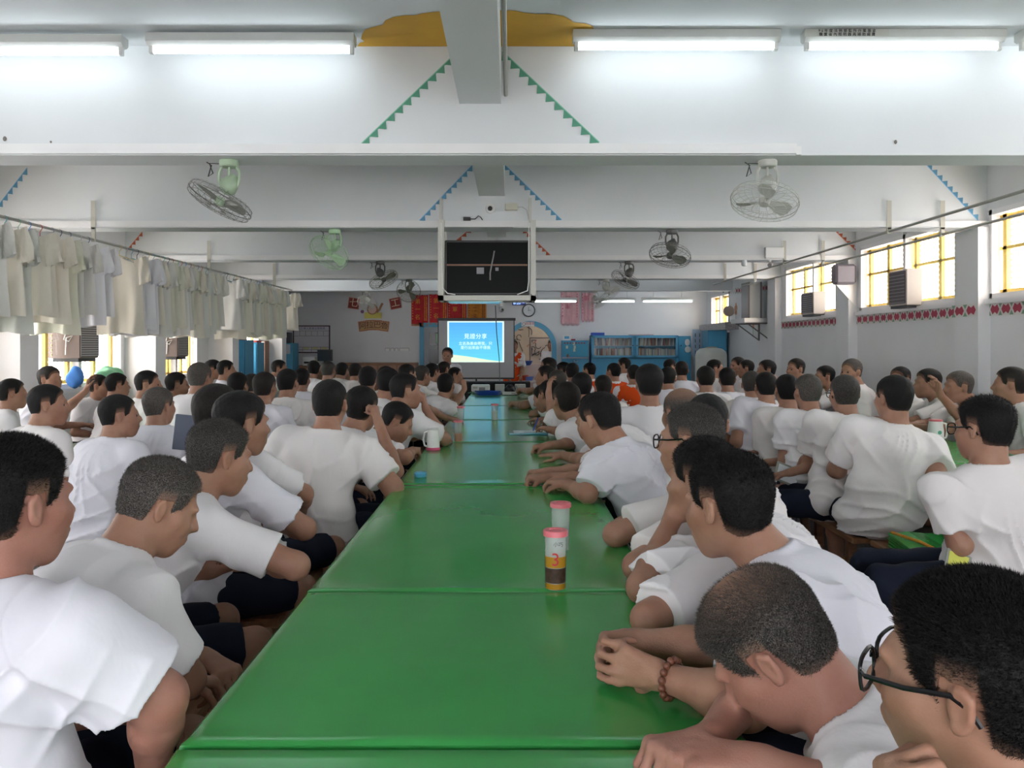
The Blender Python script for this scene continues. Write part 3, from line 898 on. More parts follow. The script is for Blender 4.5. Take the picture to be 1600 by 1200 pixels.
    # ---- trousers or shorts
    pp = [E(P-U*.02, np.array((.160*wd,.120,.095)), RP)]+pant
    if pants == 'long': pp += [(C(k[1], k[1]+(k[2]-k[1])*.5, .070, .068), .03) for k in knees]+[(C(k[1]+(k[2]-k[1])*.5, k[2], .068, .062), .03) for k in knees]
    def f_pants(p):
        d = union(pp, p, .03)
        if pants == 'long': d = np.maximum(d, .075-p[:,2])
        else:
            for (a, b_, c_) in knees:
                u = nrm(b_-a).astype(np.float32); e_ = (a+(b_-a)*(.90 if not stand else .8)).astype(np.float32)
                m = ((p-b_.astype(np.float32))**2).sum(1) < .16**2
                d[m] = np.maximum(d[m], (p[m]-e_)@u)
        d = np.maximum(d, p[:,2]-(pz+.09))
        q = p-P.astype(np.float32)
        return (d-.004*np.sin(q[:,0]*40+q[:,2]*30+ph)*np.sin(q[:,1]*35-q[:,2]*22)).astype(np.float32)
    Vp, Fp = sdf_mesh(f_pants, np.min([P-.26, *[k[1]-.13 for k in knees], *[k[2]-.1 for k in knees]], 0), np.max([P+.26, *[k[1]+.13 for k in knees], *[k[2]+.1 for k in knees]], 0), max(vox, .008))
    mp = np_mesh('trousers', Vp-org, Fp, NAVY)
    op = bpy.data.objects.new('trousers' if pants == 'long' else 'shorts', mp); COL.objects.link(op); op.parent = root
    if eyes:
        for sx in (-1, 1):
            c_ = Hc+RH@np.array((sx*.031,.080,.004))*hs-org
            ob = MB().sph(tuple(c_), .0095, 10, 7).build('eye', eye_m, root, True)
    if glasses:
        g_ = MB()
        def L(x, y, z): return tuple(Hc+RH@np.array((x,y,z))*hs-org)
        for sx in (-1, 1):
            pts = []
            for i in range(20):
                a = 2*pi*i/20; cx_, sz_ = cos(a), sin(a)
                e_ = (abs(cx_)**3+abs(sz_)**3)**(-1/3)
                pts.append(L(sx*.036+cx_*e_*.031, .112-.006*abs(cx_*e_+sx*1)*.5, .002+sz_*e_*.022))
            g_.tube(pts, .0026, 6, closed=True)
            g_.tube([L(sx*.062,.106,.010), L(sx*.078,.095,.012), L(sx*.084,.05,.012), L(sx*.0845,.0,.016), L(sx*.083,-.018,.004), L(sx*.081,-.028,-.014)], .0034, 6)
        g_.tube([L(-.010,.114,.006), L(0,.117,.008), L(.010,.114,.006)], .0018, 6)
        g_.build('glasses', lens_m, root, True)
    info = dict(P=P, N=N, Hc=Hc, SR=SR, SL=SL, wr=wrists, org=org, knees=knees)
    root_info[root.name] = info
    PEOPLE.append(root)
    return root, info
root_info = {}
# ================================================================ PEOPLE
V3 = lambda *a: np.array(a, float)
TT = .75   # table top height
def T(px, py, z=TT+.035):
    """point at height z seen at pixel px,py (something lying on the table)"""
    Y = (CAMZ-z)*FPX/(py-540.0)
    return V3((px-798)*Y/FPX, Y, z)
tow = []
# ---- left side of the long table, from the camera away
person('large man nearest the camera at the left edge, looking right, hand on his thigh', W(20,790,1.52), yaw=-22, hyaw=-27, hpitch=-3, wd=1.16, hs=1.0, pelvis=(-.93,1.48),
       armR=dict(e=W(248,1092,1.50), w=W(236,1215,1.60), pose='relaxed', d=V3(.3,.6,-.4), n=V3(-.5,0,-1)), hair='black', thick=.012, tone='ruddy', vox=.0048, strands=26000, seed=1, shirt=SH_L, nk=.3, slen=.68)
person('grey haired man on the left with bowed head and hands clasped in his lap', W(248,792,2.12), yaw=-48, cyaw=-42, hyaw=-58, hpitch=-26, wd=1.02, hs=.96, nk=.75,
       armR=dict(e=W(292,1062,2.0), w=T(312,1060,.60)+V3(-.05,-.02,0), pose='clasp', d=V3(.35,.5,-.2), n=V3(.2,.1,-1)), armL=dict(w=T(318,1040,.60)+V3(-.02,.06,.0), pose='clasp', d=V3(.6,-.3,-.2), n=V3(0,0,-1)),
       hair='grey', thick=.010, tone='tan', vox=.0056, strands=16000, seed=2, style='low')
person('man with salt and pepper crop, arms folded over his lap, left of the green table', W(343,716,2.72), yaw=-52, cyaw=-48, hyaw=-48, hpitch=-12, nk=.6,
       armR=dict(e=W(462,884,2.55), w=W(372,876,2.85), pose='relaxed', d=V3(-.6,.5,.1), n=V3(-.3,-.4,-.8)), armL=dict(w=W(400,868,2.95), pose='relaxed', d=V3(.5,-.2,0), n=V3(0,0,-1)),
       hair='salt', thick=.010, vox=.0065, strands=9000, seed=3)
person('man behind the cropped haired one, folded arms close to the table edge, profile half hidden', W(378,664,3.2), yaw=-46, hyaw=-45, hpitch=-4, nk=.5,
       armR=dict(e=W(476,826,3.1), w=W(440,822,3.3), pose='fist', d=V3(-.5,.5,.2)), hair='black', thick=.014, vox=.0075, seed=4, shirt=SH_L)
person('broad haired man leaning left in the left group with his back to the camera', W(340,652,3.55), yaw=-25, hyaw=-10, extra_lean=(-.5,.8), nk=.4,
       armR=dict(e=W(474,772,3.6), w=W(470,800,3.85), pose='relaxed'), hair='dark', thick=.017, vox=.0085, seed=5, pelvis=(-1.15,3.55), hs=1.08)
person('wide man seen square from behind with his right elbow on the table edge', W(516,633,4.10), yaw=-14, cyaw=-8, hyaw=-6, wd=1.22, nk=.3,
       armR=dict(e=W(614,762,3.98), w=V3(-.80,4.45,.86), pose='fist', d=V3(-.8,.5,0)), armL=dict(w=V3(-1.15,4.35,.70), hint=V3(-.8,-.3,-.6)), hair='black', thick=.010, vox=.0088, seed=6, shirt=SH_C, pelvis=(-.98,4.02))
person('man leaning his cheek on his right fist, forearm upright on the left table edge', W(566,640,4.65), yaw=-50, hyaw=-20, hpitch=-4, nk=.5,
       armR=dict(e=W(618,745,4.35)+V3(.0,0,.03), w=W(592,662,4.5), pose='fist', d=V3(-.3,.2,.9), n=V3(-.8,.3,0)), hair='black', thick=.016, vox=.009, seed=7)
person('man bending low over the left table edge with his face turned to the right', W(620,660,5.15), yaw=-70, hyaw=-85, hpitch=-28, nk=1.2,
       armR=dict(e=T(635,712,.79)+V3(0,-.08,0), w=T(655,695,.79), pose='fist'), hair='black', vox=.010, seed=8, tone='tan')
person('man stretching his right forearm across the table corner towards a lidded cup', W(608,600,6.4), yaw=-40, hyaw=-25, nk=.4, cyaw=-60,
       armR=dict(e=W(668,640,6.9), w=W(702,655,7.2), pose='relaxed', d=V3(.8,.3,-.1), n=V3(0,0,-1)), hair='black', vox=.011, seed=9)
person('short haired man leaning far over the table beyond the first lidded cups', W(697,603,8.6), yaw=-55, hyaw=-15, nk=.3, hpitch=4, hs=1.06,
       armR=dict(e=V3(-.62,8.75,.79), w=V3(-.5,8.9,.98), pose='fist', d=V3(-.2,.2,1)), hair='black', vox=.011, seed=10, pelvis=(-1.0,8.4))
# ---- right side of the long table
R1 = person('man in black framed glasses at the bottom right corner with a hand under his chin', W(1520,1062,.97), yaw=72, hyaw=46, hpitch=-2, hroll=-6, nk=.35, wd=1.0, hs=1.0,
       armL=dict(e=V3(.42,.66,.80), w=V3(.405,.86,.90), pose='fist', d=V3(.15,.25,.9), n=V3(.9,.1,.1)), 
       hair='black', thick=.011, glasses=True, tone='tan', vox=.0046, strands=60000, seed=11)
R2 = person('grey haired man leaning low over the near right table corner, both fists on it', W(1206,1015,1.40), yaw=78, cyaw=62, hyaw=60, hpitch=-46, hroll=-8, nk=1.15, hs=1.03, wd=1.08,
       armL=dict(e=V3(.52,1.12,.80), w=T(1185,1190,.80), pose='fist', d=V3(-.95,.35,-.05), n=V3(0,.2,-1)), armR=dict(e=V3(.50,1.62,.80), w=T(1062,1192,.79)+V3(.05,.05,0), pose='fist', d=V3(-.9,-.35,0), n=V3(0,0,-1)),
       hair='grey', bald=.75, thick=.012, tone='ruddy', vox=.0046, strands=52000, seed=12)
R3 = person('black haired man wearing a bead bracelet, hands clasped on the table', W(1138,792,2.02), yaw=72, cyaw=66, hyaw=38, hpitch=-8, nk=.75, hs=1.05, wd=1.08,
       armL=dict(e=T(1165,1100,.795), w=T(1040,1058,.80), pose='clasp', d=V3(-.82,.55,.05), n=V3(.5,.82,0), curl=(.8,.8,.8,.8)), armR=dict(e=T(1122,1016,.795), w=T(985,1002,.805), pose='clasp', d=V3(-.72,-.70,.0), n=V3(.72,-.72,0), curl=(.62,.66,.66,.70)),
       hair='black', thick=.012, tone='tan', vox=.0048, strands=26000, seed=13, shirt=SH_L)
R4 = person('man resting his chin on his fist, just behind the man with the bracelet', W(1098,752,2.42), yaw=70, hyaw=48, hpitch=-6, nk=.7,
       armL=dict(e=T(1014,968,.79), w=T(1100,930,.79), pose='relaxed', d=V3(.8,.5,0)), armR=dict(e=T(1004,918,.79), w=W(1050,812,2.46), pose='fist', d=V3(.15,0,.95), n=V3(.9,0,.2)),
       hair='black', thick=.011, vox=.0056, strands=12000, seed=14, tone='tan', slen=.9)
R5 = person('man with greying crop and dark glasses, third from the lidded cups along the right side', W(1080,690,2.86), yaw=68, hyaw=58, hpitch=-2, nk=.65, hs=1.05,
       armL=dict(e=T(996,885,.79), w=T(985,862,.79)+V3(.15,.1,0), pose='relaxed', d=V3(.4,.7,0)), armR=dict(e=T(962,835,.79), w=T(1000,805,.79), pose='relaxed', d=V3(.5,.6,0)),
       hair='salt', thick=.009, glasses=True, vox=.0062, strands=12000, seed=15, shirt=SH_C, slen=.86)
R5b = person('man with a neat black crop showing his right ear, behind the one in dark glasses', W(1106,664,3.42), yaw=30, hyaw=-22, nk=.35,
       hair='black', thick=.012, vox=.008, seed=16)
R5c = person('balding grey man whose crown shows above the heads on the right side', W(1064,648,4.0), yaw=35, hyaw=25, nk=.35, hpitch=-8, hair='grey', bald=.9, thick=.008, vox=.009, seed=17)
R6 = person('black haired man looking down to the left with hands clasped at the table edge', W(937,658,3.92), yaw=52, cyaw=48, hyaw=48, hpitch=-20, nk=.85, hs=1.06,
       armL=dict(e=T(918,772,.79), w=T(908,762,.80)+V3(-.06,.10,0), pose='clasp', d=V3(-.5,.6,0)), armR=dict(e=T(950,745,.79), w=T(898,752,.80), pose='clasp', d=V3(-.7,.2,0), n=V3(0,-.6,-.7)),
       hair='black', thick=.011, vox=.008, seed=18, strands=6000, shirt=SH_L)
R7 = person('man hidden behind the down-looking one with both hands folded forward on the table', W(930,655,4.6), yaw=70, hyaw=60, nk=.8,
       armL=dict(e=T(915,752,.79), w=T(858,746,.79), pose='fist', d=V3(-1,.05,0)), armR=dict(e=T(905,738,.79), w=T(858,738,.80), pose='fist', d=V3(-1,-.15,0)), hair='black', vox=.0085, seed=19)
R8 = person('man whose bare forearm lies flat on the green table pointing to the middle', W(925,645,5.3), yaw=70, hyaw=60, nk=.8,
       armL=dict(e=T(915,722,.79), w=T(868,708,.79), pose='flat', d=V3(-1,.1,0)), hair='black', vox=.009, seed=20)
R9 = person('dark haired man in an oversized t-shirt leaning on one fist on the right table edge', W(884,628,5.75), yaw=60, cyaw=50, hyaw=25, nk=.7, hs=1.1,
       armL=dict(e=V3(.44,5.55,.79), w=T(858,696,.80), pose='fist', d=V3(-.9,.1,-.1), n=V3(0,0,-1)), armR=dict(e=V3(.40,6.2,.79), w=V3(.30,6.35,.80)), hair='dark', vox=.010, seed=21, thick=.012)
R10 = person('man holding his hand to the side of his head, forearm upright on the table', W(858,618,7.0), yaw=65, hyaw=35, nk=.7,
       armL=dict(e=T(864,664,.79), w=W(857,615,6.85), pose='relaxed', d=V3(.1,.2,.9), n=V3(.9,.3,0)), hair='black', vox=.011, seed=22, thick=.016)
R11 = person('man writing with a blue pen on the table in front of him', W(850,622,7.6), yaw=75, hyaw=75, hpitch=-25, nk=.9,
       armR=dict(e=V3(.42,7.45,.79), w=T(838,668,.79), pose='grip', d=V3(-.9,.1,-.1)), armL=dict(e=V3(.5,7.2,.79), w=V3(.3,7.3,.79)), hair='black', vox=.011, seed=23)
# ---- along the near edge of the right table
M6 = person('man in glasses and long navy trousers beside the folded green cover', W(1537,672,3.2), yaw=8, cyaw=4, legyaw=78, hyaw=28, hpitch=-2, nk=.15, wd=1.06, pants='long',
       armL=dict(e=W(1500,850,3.15), w=V3(1.95,3.55,.62), pose='relaxed'), armR=dict(w=V3(2.35,3.6,.78), e=V3(2.28,3.3,.85)), hair='black', thick=.015, glasses=True, vox=.0072, seed=24, strands=8000, shirt=SH_C, pelvis=(1.93,3.33), spread=6)
M5 = person('broad man in a loose white t-shirt with right elbow on the right table', W(1396,624,4.5), yaw=-12, cyaw=-4, hyaw=14, nk=.12, wd=1.2, armR=dict(e=W(1462,742,4.3), w=V3(2.42,4.6,.79), pose='relaxed'),
       armL=dict(w=V3(1.95,4.85,.70)), hair='black', thick=.013, vox=.0095, seed=25, shirt=SH_C, pelvis=(1.98,4.42), hs=1.02)
M4 = person('man in navy shorts with a bare left leg stretched sideways under the bench', W(1319,618,5.0), yaw=6, legyaw=50, cyaw=10, hyaw=0, nk=.25, wd=1.1, extra_lean=(-.1,1), hair='salt', thick=.009, vox=.010, seed=26, shirt=SH_C, glasses=True,
       armL=dict(e=W(1268,715,5.1), w=V3(1.85,5.3,.64)), pelvis=(1.92,4.88), spread=14)
M3 = person('slim man with a white badge clipped to his navy shorts', W(1262,614,5.45), yaw=10, legyaw=48, cyaw=12, hyaw=5, nk=.2, hair='grey', thick=.008, vox=.011, seed=27, armL=dict(e=W(1226,715,5.4), w=W(1228,738,5.3)), pelvis=(1.93,5.35))
M2 = person('man in a pinkish white t-shirt with hanging left arm, third along the right table bench', W(1229,612,5.95), yaw=5, cyaw=8, hyaw=0, nk=.15, hair='black', vox=.011, seed=28, shirt=SH_C, pelvis=(1.93,5.9), legyaw=20, armL=dict(e=W(1196,720,5.9), w=W(1196,735,6.0)))
M1 = person('man with crooked left elbow near the middle of the right table bench', W(1196,606,6.5), yaw=-5, cyaw=5, hyaw=0, nk=.15, hair='black', vox=.011, seed=29, armL=dict(e=W(1150,690,6.3), w=W(1160,722,6.5)), pelvis=(1.88,6.4), wd=1.1, shirt=SH_L)
Rt = person('man with a tall flat black haircut and long neck right of the long table', W(1014,602,5.5), yaw=5, hyaw=0, nk=.1, hair='black', thick=.020, style='low', vox=.011, seed=30, hs=1.05)
# ---- the speaker and the others standing at the front
SP = person('speaker in a long sleeved white shirt before the projection screen, hand at his chin', W(699,556,14.3), yaw=188, hyaw=172, hpitch=-6, nk=.2, stand=True, shirt_long=True, shirt=SH_S, pants='long',
       armR=dict(w=W(697,577,14.05)+V3(0,-.02,-.03), pose='fist', d=V3(.1,-.1,.9), n=V3(0,1,0), hint=V3(-.6,0,-1)), armL=dict(w=W(706,588,14.0), pose='relaxed', d=V3(-.8,-.2,.2), n=V3(0,1,0)), hair='black', thick=.016, style='high', eyes=True, vox=.011, seed=31, hs=1.1, name='standing_speaker')
KT = person('man in a white shirt standing in the kitchen behind the arched doorway', W(861,540,20.4), yaw=165, hyaw=150, nk=.2, stand=True, hair='black', vox=.011, eyes=True, seed=32, name='standing_man')
OV = person('man in an orange vest standing half hidden by the projection screen beside the arch', W(803,541,16.6), yaw=200, hyaw=190, nk=.1, stand=True, hair='black', vox=.011, seed=33, vest=True, pants='long', armL=dict(w=W(813,592,16.4), pose='relaxed', d=V3(0,-.3,-1)), armR=dict(w=W(795,592,16.5)), name='standing_man')
# ---- remaining seated men: copies of a few poses, each placed on its own
def proto(**k):
    r, inf = person('proto', V3(*k.pop('head')), vox=.0105, **k); PEOPLE.remove(r); return r, inf['Hc'], inf
PR = {
 'back':  proto(head=(0,.06,1.19), yaw=0, nk=.25, hair='black', seed=41, thick=.012, name='seated_man'),
 'back2': proto(head=(0,.10,1.17), yaw=0, hyaw=-18, nk=.35, hair='dark', seed=42, thick=.010, wd=1.08, name='seated_man', shirt=SH_C),
 'lean':  proto(head=(0,.22,1.10), yaw=0, hyaw=12, nk=.6, hair='black', seed=43, thick=.012, name='seated_man', armR=dict(e=V3(.22,.40,.79), w=V3(.06,.55,.80), pose='fist'), armL=dict(e=V3(-.22,.40,.79), w=V3(-.06,.55,.80), pose='fist')),
 'chin':  proto(head=(0,.20,1.12), yaw=0, hyaw=-25, nk=.6, hair='black', seed=44, thick=.011, name='seated_man', armR=dict(e=V3(.20,.38,.79), w=V3(.07,.32,1.0), pose='fist', d=V3(-.1,-.1,.9)), armL=dict(e=V3(-.24,.36,.79), w=V3(-.02,.46,.79))),
 'left':  proto(head=(0,.10,1.16), yaw=0, hyaw=38, nk=.35, hair='black', seed=45, thick=.012, name='seated_man', eyes=True),
 'right': proto(head=(0,.10,1.16), yaw=0, hyaw=-38, nk=.35, hair='salt', seed=46, thick=.009, name='seated_man', eyes=True),
 'arm':   proto(head=(0,.08,1.17), yaw=0, hyaw=-30, nk=.3, hair='black', seed=47, thick=.013, name='seated_man', armR=dict(w=V3(.30,.42,1.08), pose='relaxed', d=V3(0,.2,1)), armL=dict(w=V3(-.3,.3,.72))),
 'vest':  proto(head=(0,.06,1.19), yaw=0, hyaw=20, nk=.25, hair='black', seed=48, vest=True, name='seated_man'),
}
used_p = set()
def put(kind, px, py, Y, yaw, label, hairk=None, shirt=None, cat='person', fix_scale=None):
    r, Hc, inf = PR[kind]
    if kind in used_p: o = copy_tree(r)
    else: o = r; used_p.add(kind)
    tgt = W(px, py, Y)
    s = tgt[2]/Hc[2] if fix_scale is None else fix_scale
    s = min(max(s, .90), 1.08)
    off = (rotz(radians(yaw))@(np.array((Hc[0]-inf['org'][0], Hc[1]-inf['org'][1], 0))))*s
    o.location = (tgt[0]-off[0], tgt[1]-off[1], 0); o.rotation_euler = (0,0,radians(yaw)); o.scale = (s,s,s)
    if 'group' in o: del o['group']
    tag(o, label, cat)
    if 'group' in o: del o['group']
    for ch in o.children:
        b_ = ch.name.split('.')[0]
        if (b_ == 'hair' and hairk) or (b_ == 't_shirt' and shirt):
            ch.material_slots[0].link = 'OBJECT'; ch.material_slots[0].material = hair_mat(hairk) if b_ == 'hair' else shirt
    PEOPLE.append(o)
    return o
far = [
 # left window row
 ('back',20,616,6.2,-60,'man at the left edge beside the first window pier, seen from behind',None,None),
 ('arm',78,594,7.4,-70,'man with a raised forearm under the left window mesh','dark',SH_L),
 ('right',76,634,4.65,-30,'dark haired man in a cream t-shirt just beyond the large man at the left edge','black',SH_C),
 ('left',155,604,8.0,-120,'man facing the room from the left windows, below the first air conditioner','dark',None),
 ('back',184,603,7.4,-50,'black haired man in front of the green bundle by the left windows',None,None),
 ('right',187,651,4.35,-20,'man with greying hair in the left group, just beyond the bowed grey head',None,SH_L),
 ('right',232,602,6.8,-40,'black haired man turned to the right at the end of the first left window','black',None),
 ('arm',249,636,4.95,5,'balding man raising his right arm behind the dark notebook','grey',SH_L),
 ('left',277,602,7.6,-100,'man looking towards the camera side near the second left window','black',SH_C),
 ('back',313,592,6.5,-15,'tall grey haired man seen from behind below the second air conditioner','grey',None),
 ('lean',334,578,10.6,-90,'man leaning forward far back by the second left window pier',None,None),
 ('back',354,579,9.8,-70,'man in front of the bright blue cabinet by the left wall','black',SH_L),
 ('back',372,604,6.9,-8,'black haired man in the middle of the left crowd, below the bright blue cabinet',None,None),
 ('back2',395,604,7.5,-10,'man between two dark heads in the middle of the left crowd','salt',SH_C),
 ('back',414,607,6.1,-12,'man next to the bright blue cabinet corner in the left crowd','dark',SH_L),
 ('back2',450,600,6.7,5,'broad man in a cream t-shirt in front of the dark blue cabinet','black',SH_C),
 ('chin',437,577,11.2,-60,'man resting his head in his hand beside the dark blue cabinet',None,None),
 ('back',472,594,8.2,-5,'man below the framed chart in the left crowd','black',SH_L),
 ('left',490,578,10.9,-30,'man turning left below the framed chart','black',None),
 ('back',513,580,10.0,-10,'man in front of the dark monitor on the desk','salt',None),
 ('lean',535,581,11.2,-30,'man leaning forward in front of the brown desk, left end',None,SH_C),
 ('back2',556,582,10.6,-8,'man in front of the middle of the brown desk','dark',None),
 ('back',575,594,7.3,0,'black haired man sitting tall in front of the brown desk, left of two dark heads',None,SH_L),
 ('back',603,592,7.9,-6,'black haired man in front of the brown desk, right of two dark heads',None,None),
 ('chin',634,612,5.7,-40,'man propped on his elbow where the left bench meets the table',None,None),
 ('back2',637,586,9.0,-30,'man at the right end of the brown desk','black',SH_L),
 # left side of the long table, far half
 ('lean',660,588,9.6,-55,'grey cropped man leaning on the far left side of the long table','salt',SH_C),
 ('lean',676,583,10.6,-55,'man with a full head of black hair, far left side of the long table',None,None),
 ('back2',695,578,11.7,-35,'round headed man sitting just in front of the speaker','dark',None),
 ('right',712,590,11.1,-55,'small seated man at the far left corner of the long table','black',None),
 # right side of the long table, far half
 ('chin',870,597,8.3,62,'man with a grey temple resting his head, far right side of the long table','salt',None),
 ('lean',852,589,9.1,70,'man hunched over the far right side of the long table','black',SH_L),
 ('lean',856,574,11.2,70,'man at the far right corner of the long table, nearest the arch','dark',None),
 ('left',879,581,10.4,30,'black haired man behind the far right side of the table','black',None),
 ('back2',894,583,9.6,20,'man with straight black hair seen below the pink pennants','black',SH_L),
 ('back',908,606,6.45,15,'man with dark hair sitting behind the writer at the long table','black',None),
 ('back',942,608,7.3,8,'man with a thin neck behind the down-looking one, below the blue notice board','dark',SH_C),
 ('vest',920,580,11.2,30,'man in an orange vest below the notice board','black',None),
 ('vest',958,582,10.2,20,'man in an orange vest below the left end of the book shelves','black',None),
 ('vest',990,586,9.4,-10,'man in an orange vest beside the tall flat haircut','dark',None),
 ('left',974,572,12.6,40,'man in white below the left bookcase door','black',None),
 ('right',1048,574,12.2,-40,'man in white below the right bookcase door','black',None),
 ('back',1065,580,10.0,-5,'man in white below the right end of the book shelves','dark',SH_L),
 ('back2',1044,592,8.2,0,'broad man in bright white behind the balding crown','black',SH_L),
 ('back',1102,593,7.5,0,'black haired man below the white water tank','black',None),
 ('right',1118,577,10.4,-60,'man beside the white water tank, turned to the right','black',None),
 ('back',1136,594,7.9,-4,'man in white right of the water tank, back to the camera','black',SH_L),
 ('left',1152,572,11.6,70,'brown faced man by the steel wall shelf','dark',None),
 ('back2',1174,602,6.95,5,'man with a low dark crop two places beyond the crooked elbow','salt',None),
 # wall row behind the right table, facing left
 ('left',1165,577,10.9,40,'man sitting under the painted flower panel','black',SH_C),
 ('lean',1197,580,9.7,80,'dark haired man against the right wall pier','black',None),
 ('left',1243,578,9.3,75,'man against the right wall below the first fan box','dark',SH_C),
 ('lean',1288,590,8.9,80,'man with his back against the right wall beyond the bald one','black',None),
 ('left',1330,582,7.9,80,'bald man against the right wall, below the middle of the painted border','grey',SH_C),
 ('left',1406,594,7.6,85,'dark haired man by the right wall, hidden behind the broad man','black',None),
 ('lean',1449,600,7.0,75,'black haired man leaning on the right table opposite the mug','black',SH_C),
 ('lean',1497,606,6.4,80,'ruddy balding man bent over the right table beside the mug','grey',SH_C),
 ('arm',1578,602,5.8,88,'man at the right edge of the picture with a bare arm on the right table','dark',SH_C),
]
for t in far: put(t[0], t[1], t[2], t[3], t[4], t[5], t[6], t[7])
# ================================================================ TABLES AND BENCHES
green_vinyl = mat('green vinyl cover', (.045,.36,.080), .19, noise=.12, nscale=2.2, bump=.05, bscale=5, spec=.45)
green_dark = mat('green vinyl edge', (.02,.17,.03), .35)
leg_m = mat('table leg metal', (.30,.28,.30), .4, metal=.5)
apron_m = mat('table apron', (.38,.33,.40), .6)
def table(x0, x1, y0, y1, label, crease=False, group=None):
    e = empty('table', label, 'table', ((x0+x1)/2, (y0+y1)/2, 0), 0, group)
    hx, hy = (x1-x0)/2, (y1-y0)/2-.004
    m = MB().bbox((-hx+.02,-hy+.02,.705), (hx-.02,hy-.02,.735), .004); m.build('tabletop', wood_m, e)
    # vinyl cover: slightly uneven sheet with rolled edges
    nx, ny = 20, 28; vs = []; fs = []; rnd = random.Random(int(y0*10))
    us = [-hx-.006,-hx-.006,-hx+.0,-hx+.008,-hx+.03]; us = us+[(-hx+.03)+(2*hx-.06)*i/10 for i in range(1,10)]+[-u for u in reversed(us)]
    vv = [-hy,-hy,-hy+.004,-hy+.014,-hy+.04]; vv = vv+[(-hy+.04)+(2*hy-.08)*i/14 for i in range(1,14)]+[-u for u in reversed(vv)]
    def prof(i, n): 
        j = min(i, n-1-i); return (-.075,-.02,-.006,-.001,0)[j] if j < 5 else 0
    for j, v in enumerate(vv):
        for i, u in enumerate(us):
            z = .75+min(prof(i,len(us)), prof(j,len(vv)))
            if z > .748: z += .0012*sin(u*9+y0)*sin(v*5+y0*2) + (.0035*math.exp(-((u+.12+.03*v)/.012)**2) if crease else 0)
            if 2 <= j <= 3 or len(vv)-4 <= j <= len(vv)-3: z += .004
            vs.append((u, v, z))
    n = len(us)
    for j in range(len(vv)-1):
        for i in range(n-1): fs.append((j*n+i, j*n+i+1, (j+1)*n+i+1, (j+1)*n+i))
    m = MB(); m.add(vs, fs); m.build('vinyl_cover', green_vinyl, e, True)
    m = MB(); m.box((-hx+.06,-hy+.06,.64),(hx-.06,-hy+.08,.705)); m.box((-hx+.06,hy-.08,.64),(hx-.06,hy-.06,.705)); m.box((-hx+.06,-hy+.08,.64),(-hx+.08,hy-.08,.705)); m.box((hx-.08,-hy+.08,.64),(hx-.06,hy-.08,.705))
    m.build('apron', apron_m, e)
    for sx in (-1,1):
        for sy in (-1,1):
            m = MB().cyl((sx*(hx-.08), sy*(hy-.08), 0), (sx*(hx-.08), sy*(hy-.08), .70), .016, n=10); m.build('leg', leg_m, e)
    return e
segs = [(.53,1.43),(1.43,2.33),(2.33,4.13),(4.13,5.93),(5.93,7.73),(7.73,9.53),(9.53,11.33),(11.33,12.55)]
tl = ['green table at the bottom picture edge under the fists of the grey haired man', 'green table with the clasped hands and bead bracelet lying on it', 'green table carrying the two lidded cups in front, tea inside the nearer',
      'green table with the small round blue lid on its left edge', 'green table with the white thermos jug and the brown drink cup', 'green table with the cup of clear water in the middle', 'green table in the long row just before the one with the projector', 'last green table of the long row, carrying the projector and cables']
for (a, c), l in zip(segs, tl): table(-.58, .42, a, c, l, crease=a < 2.4)
for i, (a, c, l) in enumerate(((3.05,4.85,'right green table at the bare right elbow of the broad man'),(4.85,6.65,'right green table with the pink lidded mug on it'),(6.65,8.45,'right green table beyond the mug, mostly hidden by heads'))):
    table(2.22, 3.25, a, c, l)

for i, (a, l) in enumerate(((4.9,'left hand green table nearest the camera, hidden among the seated men'),(6.7,'left hand green table below the first air conditioner'),(8.5,'left hand green table below the second air conditioner'),(10.3,'left hand green table next to the blue cabinets'))):
    table(-3.14, -2.68, a+.2, a+1.95, l)
def bench(x, y, rz, label=None, L=1.28):
    e = empty('bench', label, 'bench', (x, y, 0), rz)
    m = MB().bbox((-.15,-L/2,.385), (.15,L/2,.42), .008); m.build('seat', wood_top, e)
    for sx in (-1,1):
        for sy in (-1,1):
            m = MB(); p0 = Vector((sx*.135, sy*(L/2-.06), 0)); p1 = Vector((sx*.105, sy*(L/2-.12), .385))
            w_ = .024; vs = [(p0.x+a*w_, p0.y+b*w_, p0.z) for a,b in ((-1,-1),(1,-1),(1,1),(-1,1))]+[(p1.x+a*w_, p1.y+b*w_, p1.z) for a,b in ((-1,-1),(1,-1),(1,1),(-1,1))]
            m.add(vs, [(0,3,2,1),(4,5,6,7),(0,1,5,4),(1,2,6,5),(2,3,7,6),(3,0,4,7)]); m.build('leg', wood_m, e)
    m = MB(); m.box((-.012,-L/2+.1,.12),(.012,L/2-.1,.16)); 
    for sy in (-1,1): m.box((-.12,sy*(L/2-.09)-.012,.12),(.12,sy*(L/2-.09)+.012,.155))
    m.build('stretcher', wood_m, e)
    return e
b0 = bench(2.06, 3.72, 0, 'empty end of a brown wooden bench carrying the folded green cover')
def bcopy(x, y, label, rz=0):
    c = copy_tree(b0); c.location = (x, y, 0); c.rotation_euler = (0,0,rz); c['label'] = label; return c
bcopy(1.98, 5.03, 'brown bench under the broad man at the right table'); bcopy(1.96, 6.34, 'brown bench under the row of backs along the right table')
for k, y in enumerate((7.7, 9.05, 10.4)): bcopy(1.96, y, 'bench under the far men along the right table, '+ORD[k]+' from the camera')
for k, y in enumerate((1.0,2.36,3.72,5.08,6.44,7.8,9.16,10.52,11.88)): bcopy(-1.02, y, 'bench under the men left of the long table, '+ORD[k]+' from the camera')
for k, y in enumerate((1.0,2.36,3.72,5.08,6.44,7.8,9.16,10.52,11.88)): bcopy(.87, y, 'bench under the men right of the long table, '+ORD[k]+' from the camera')
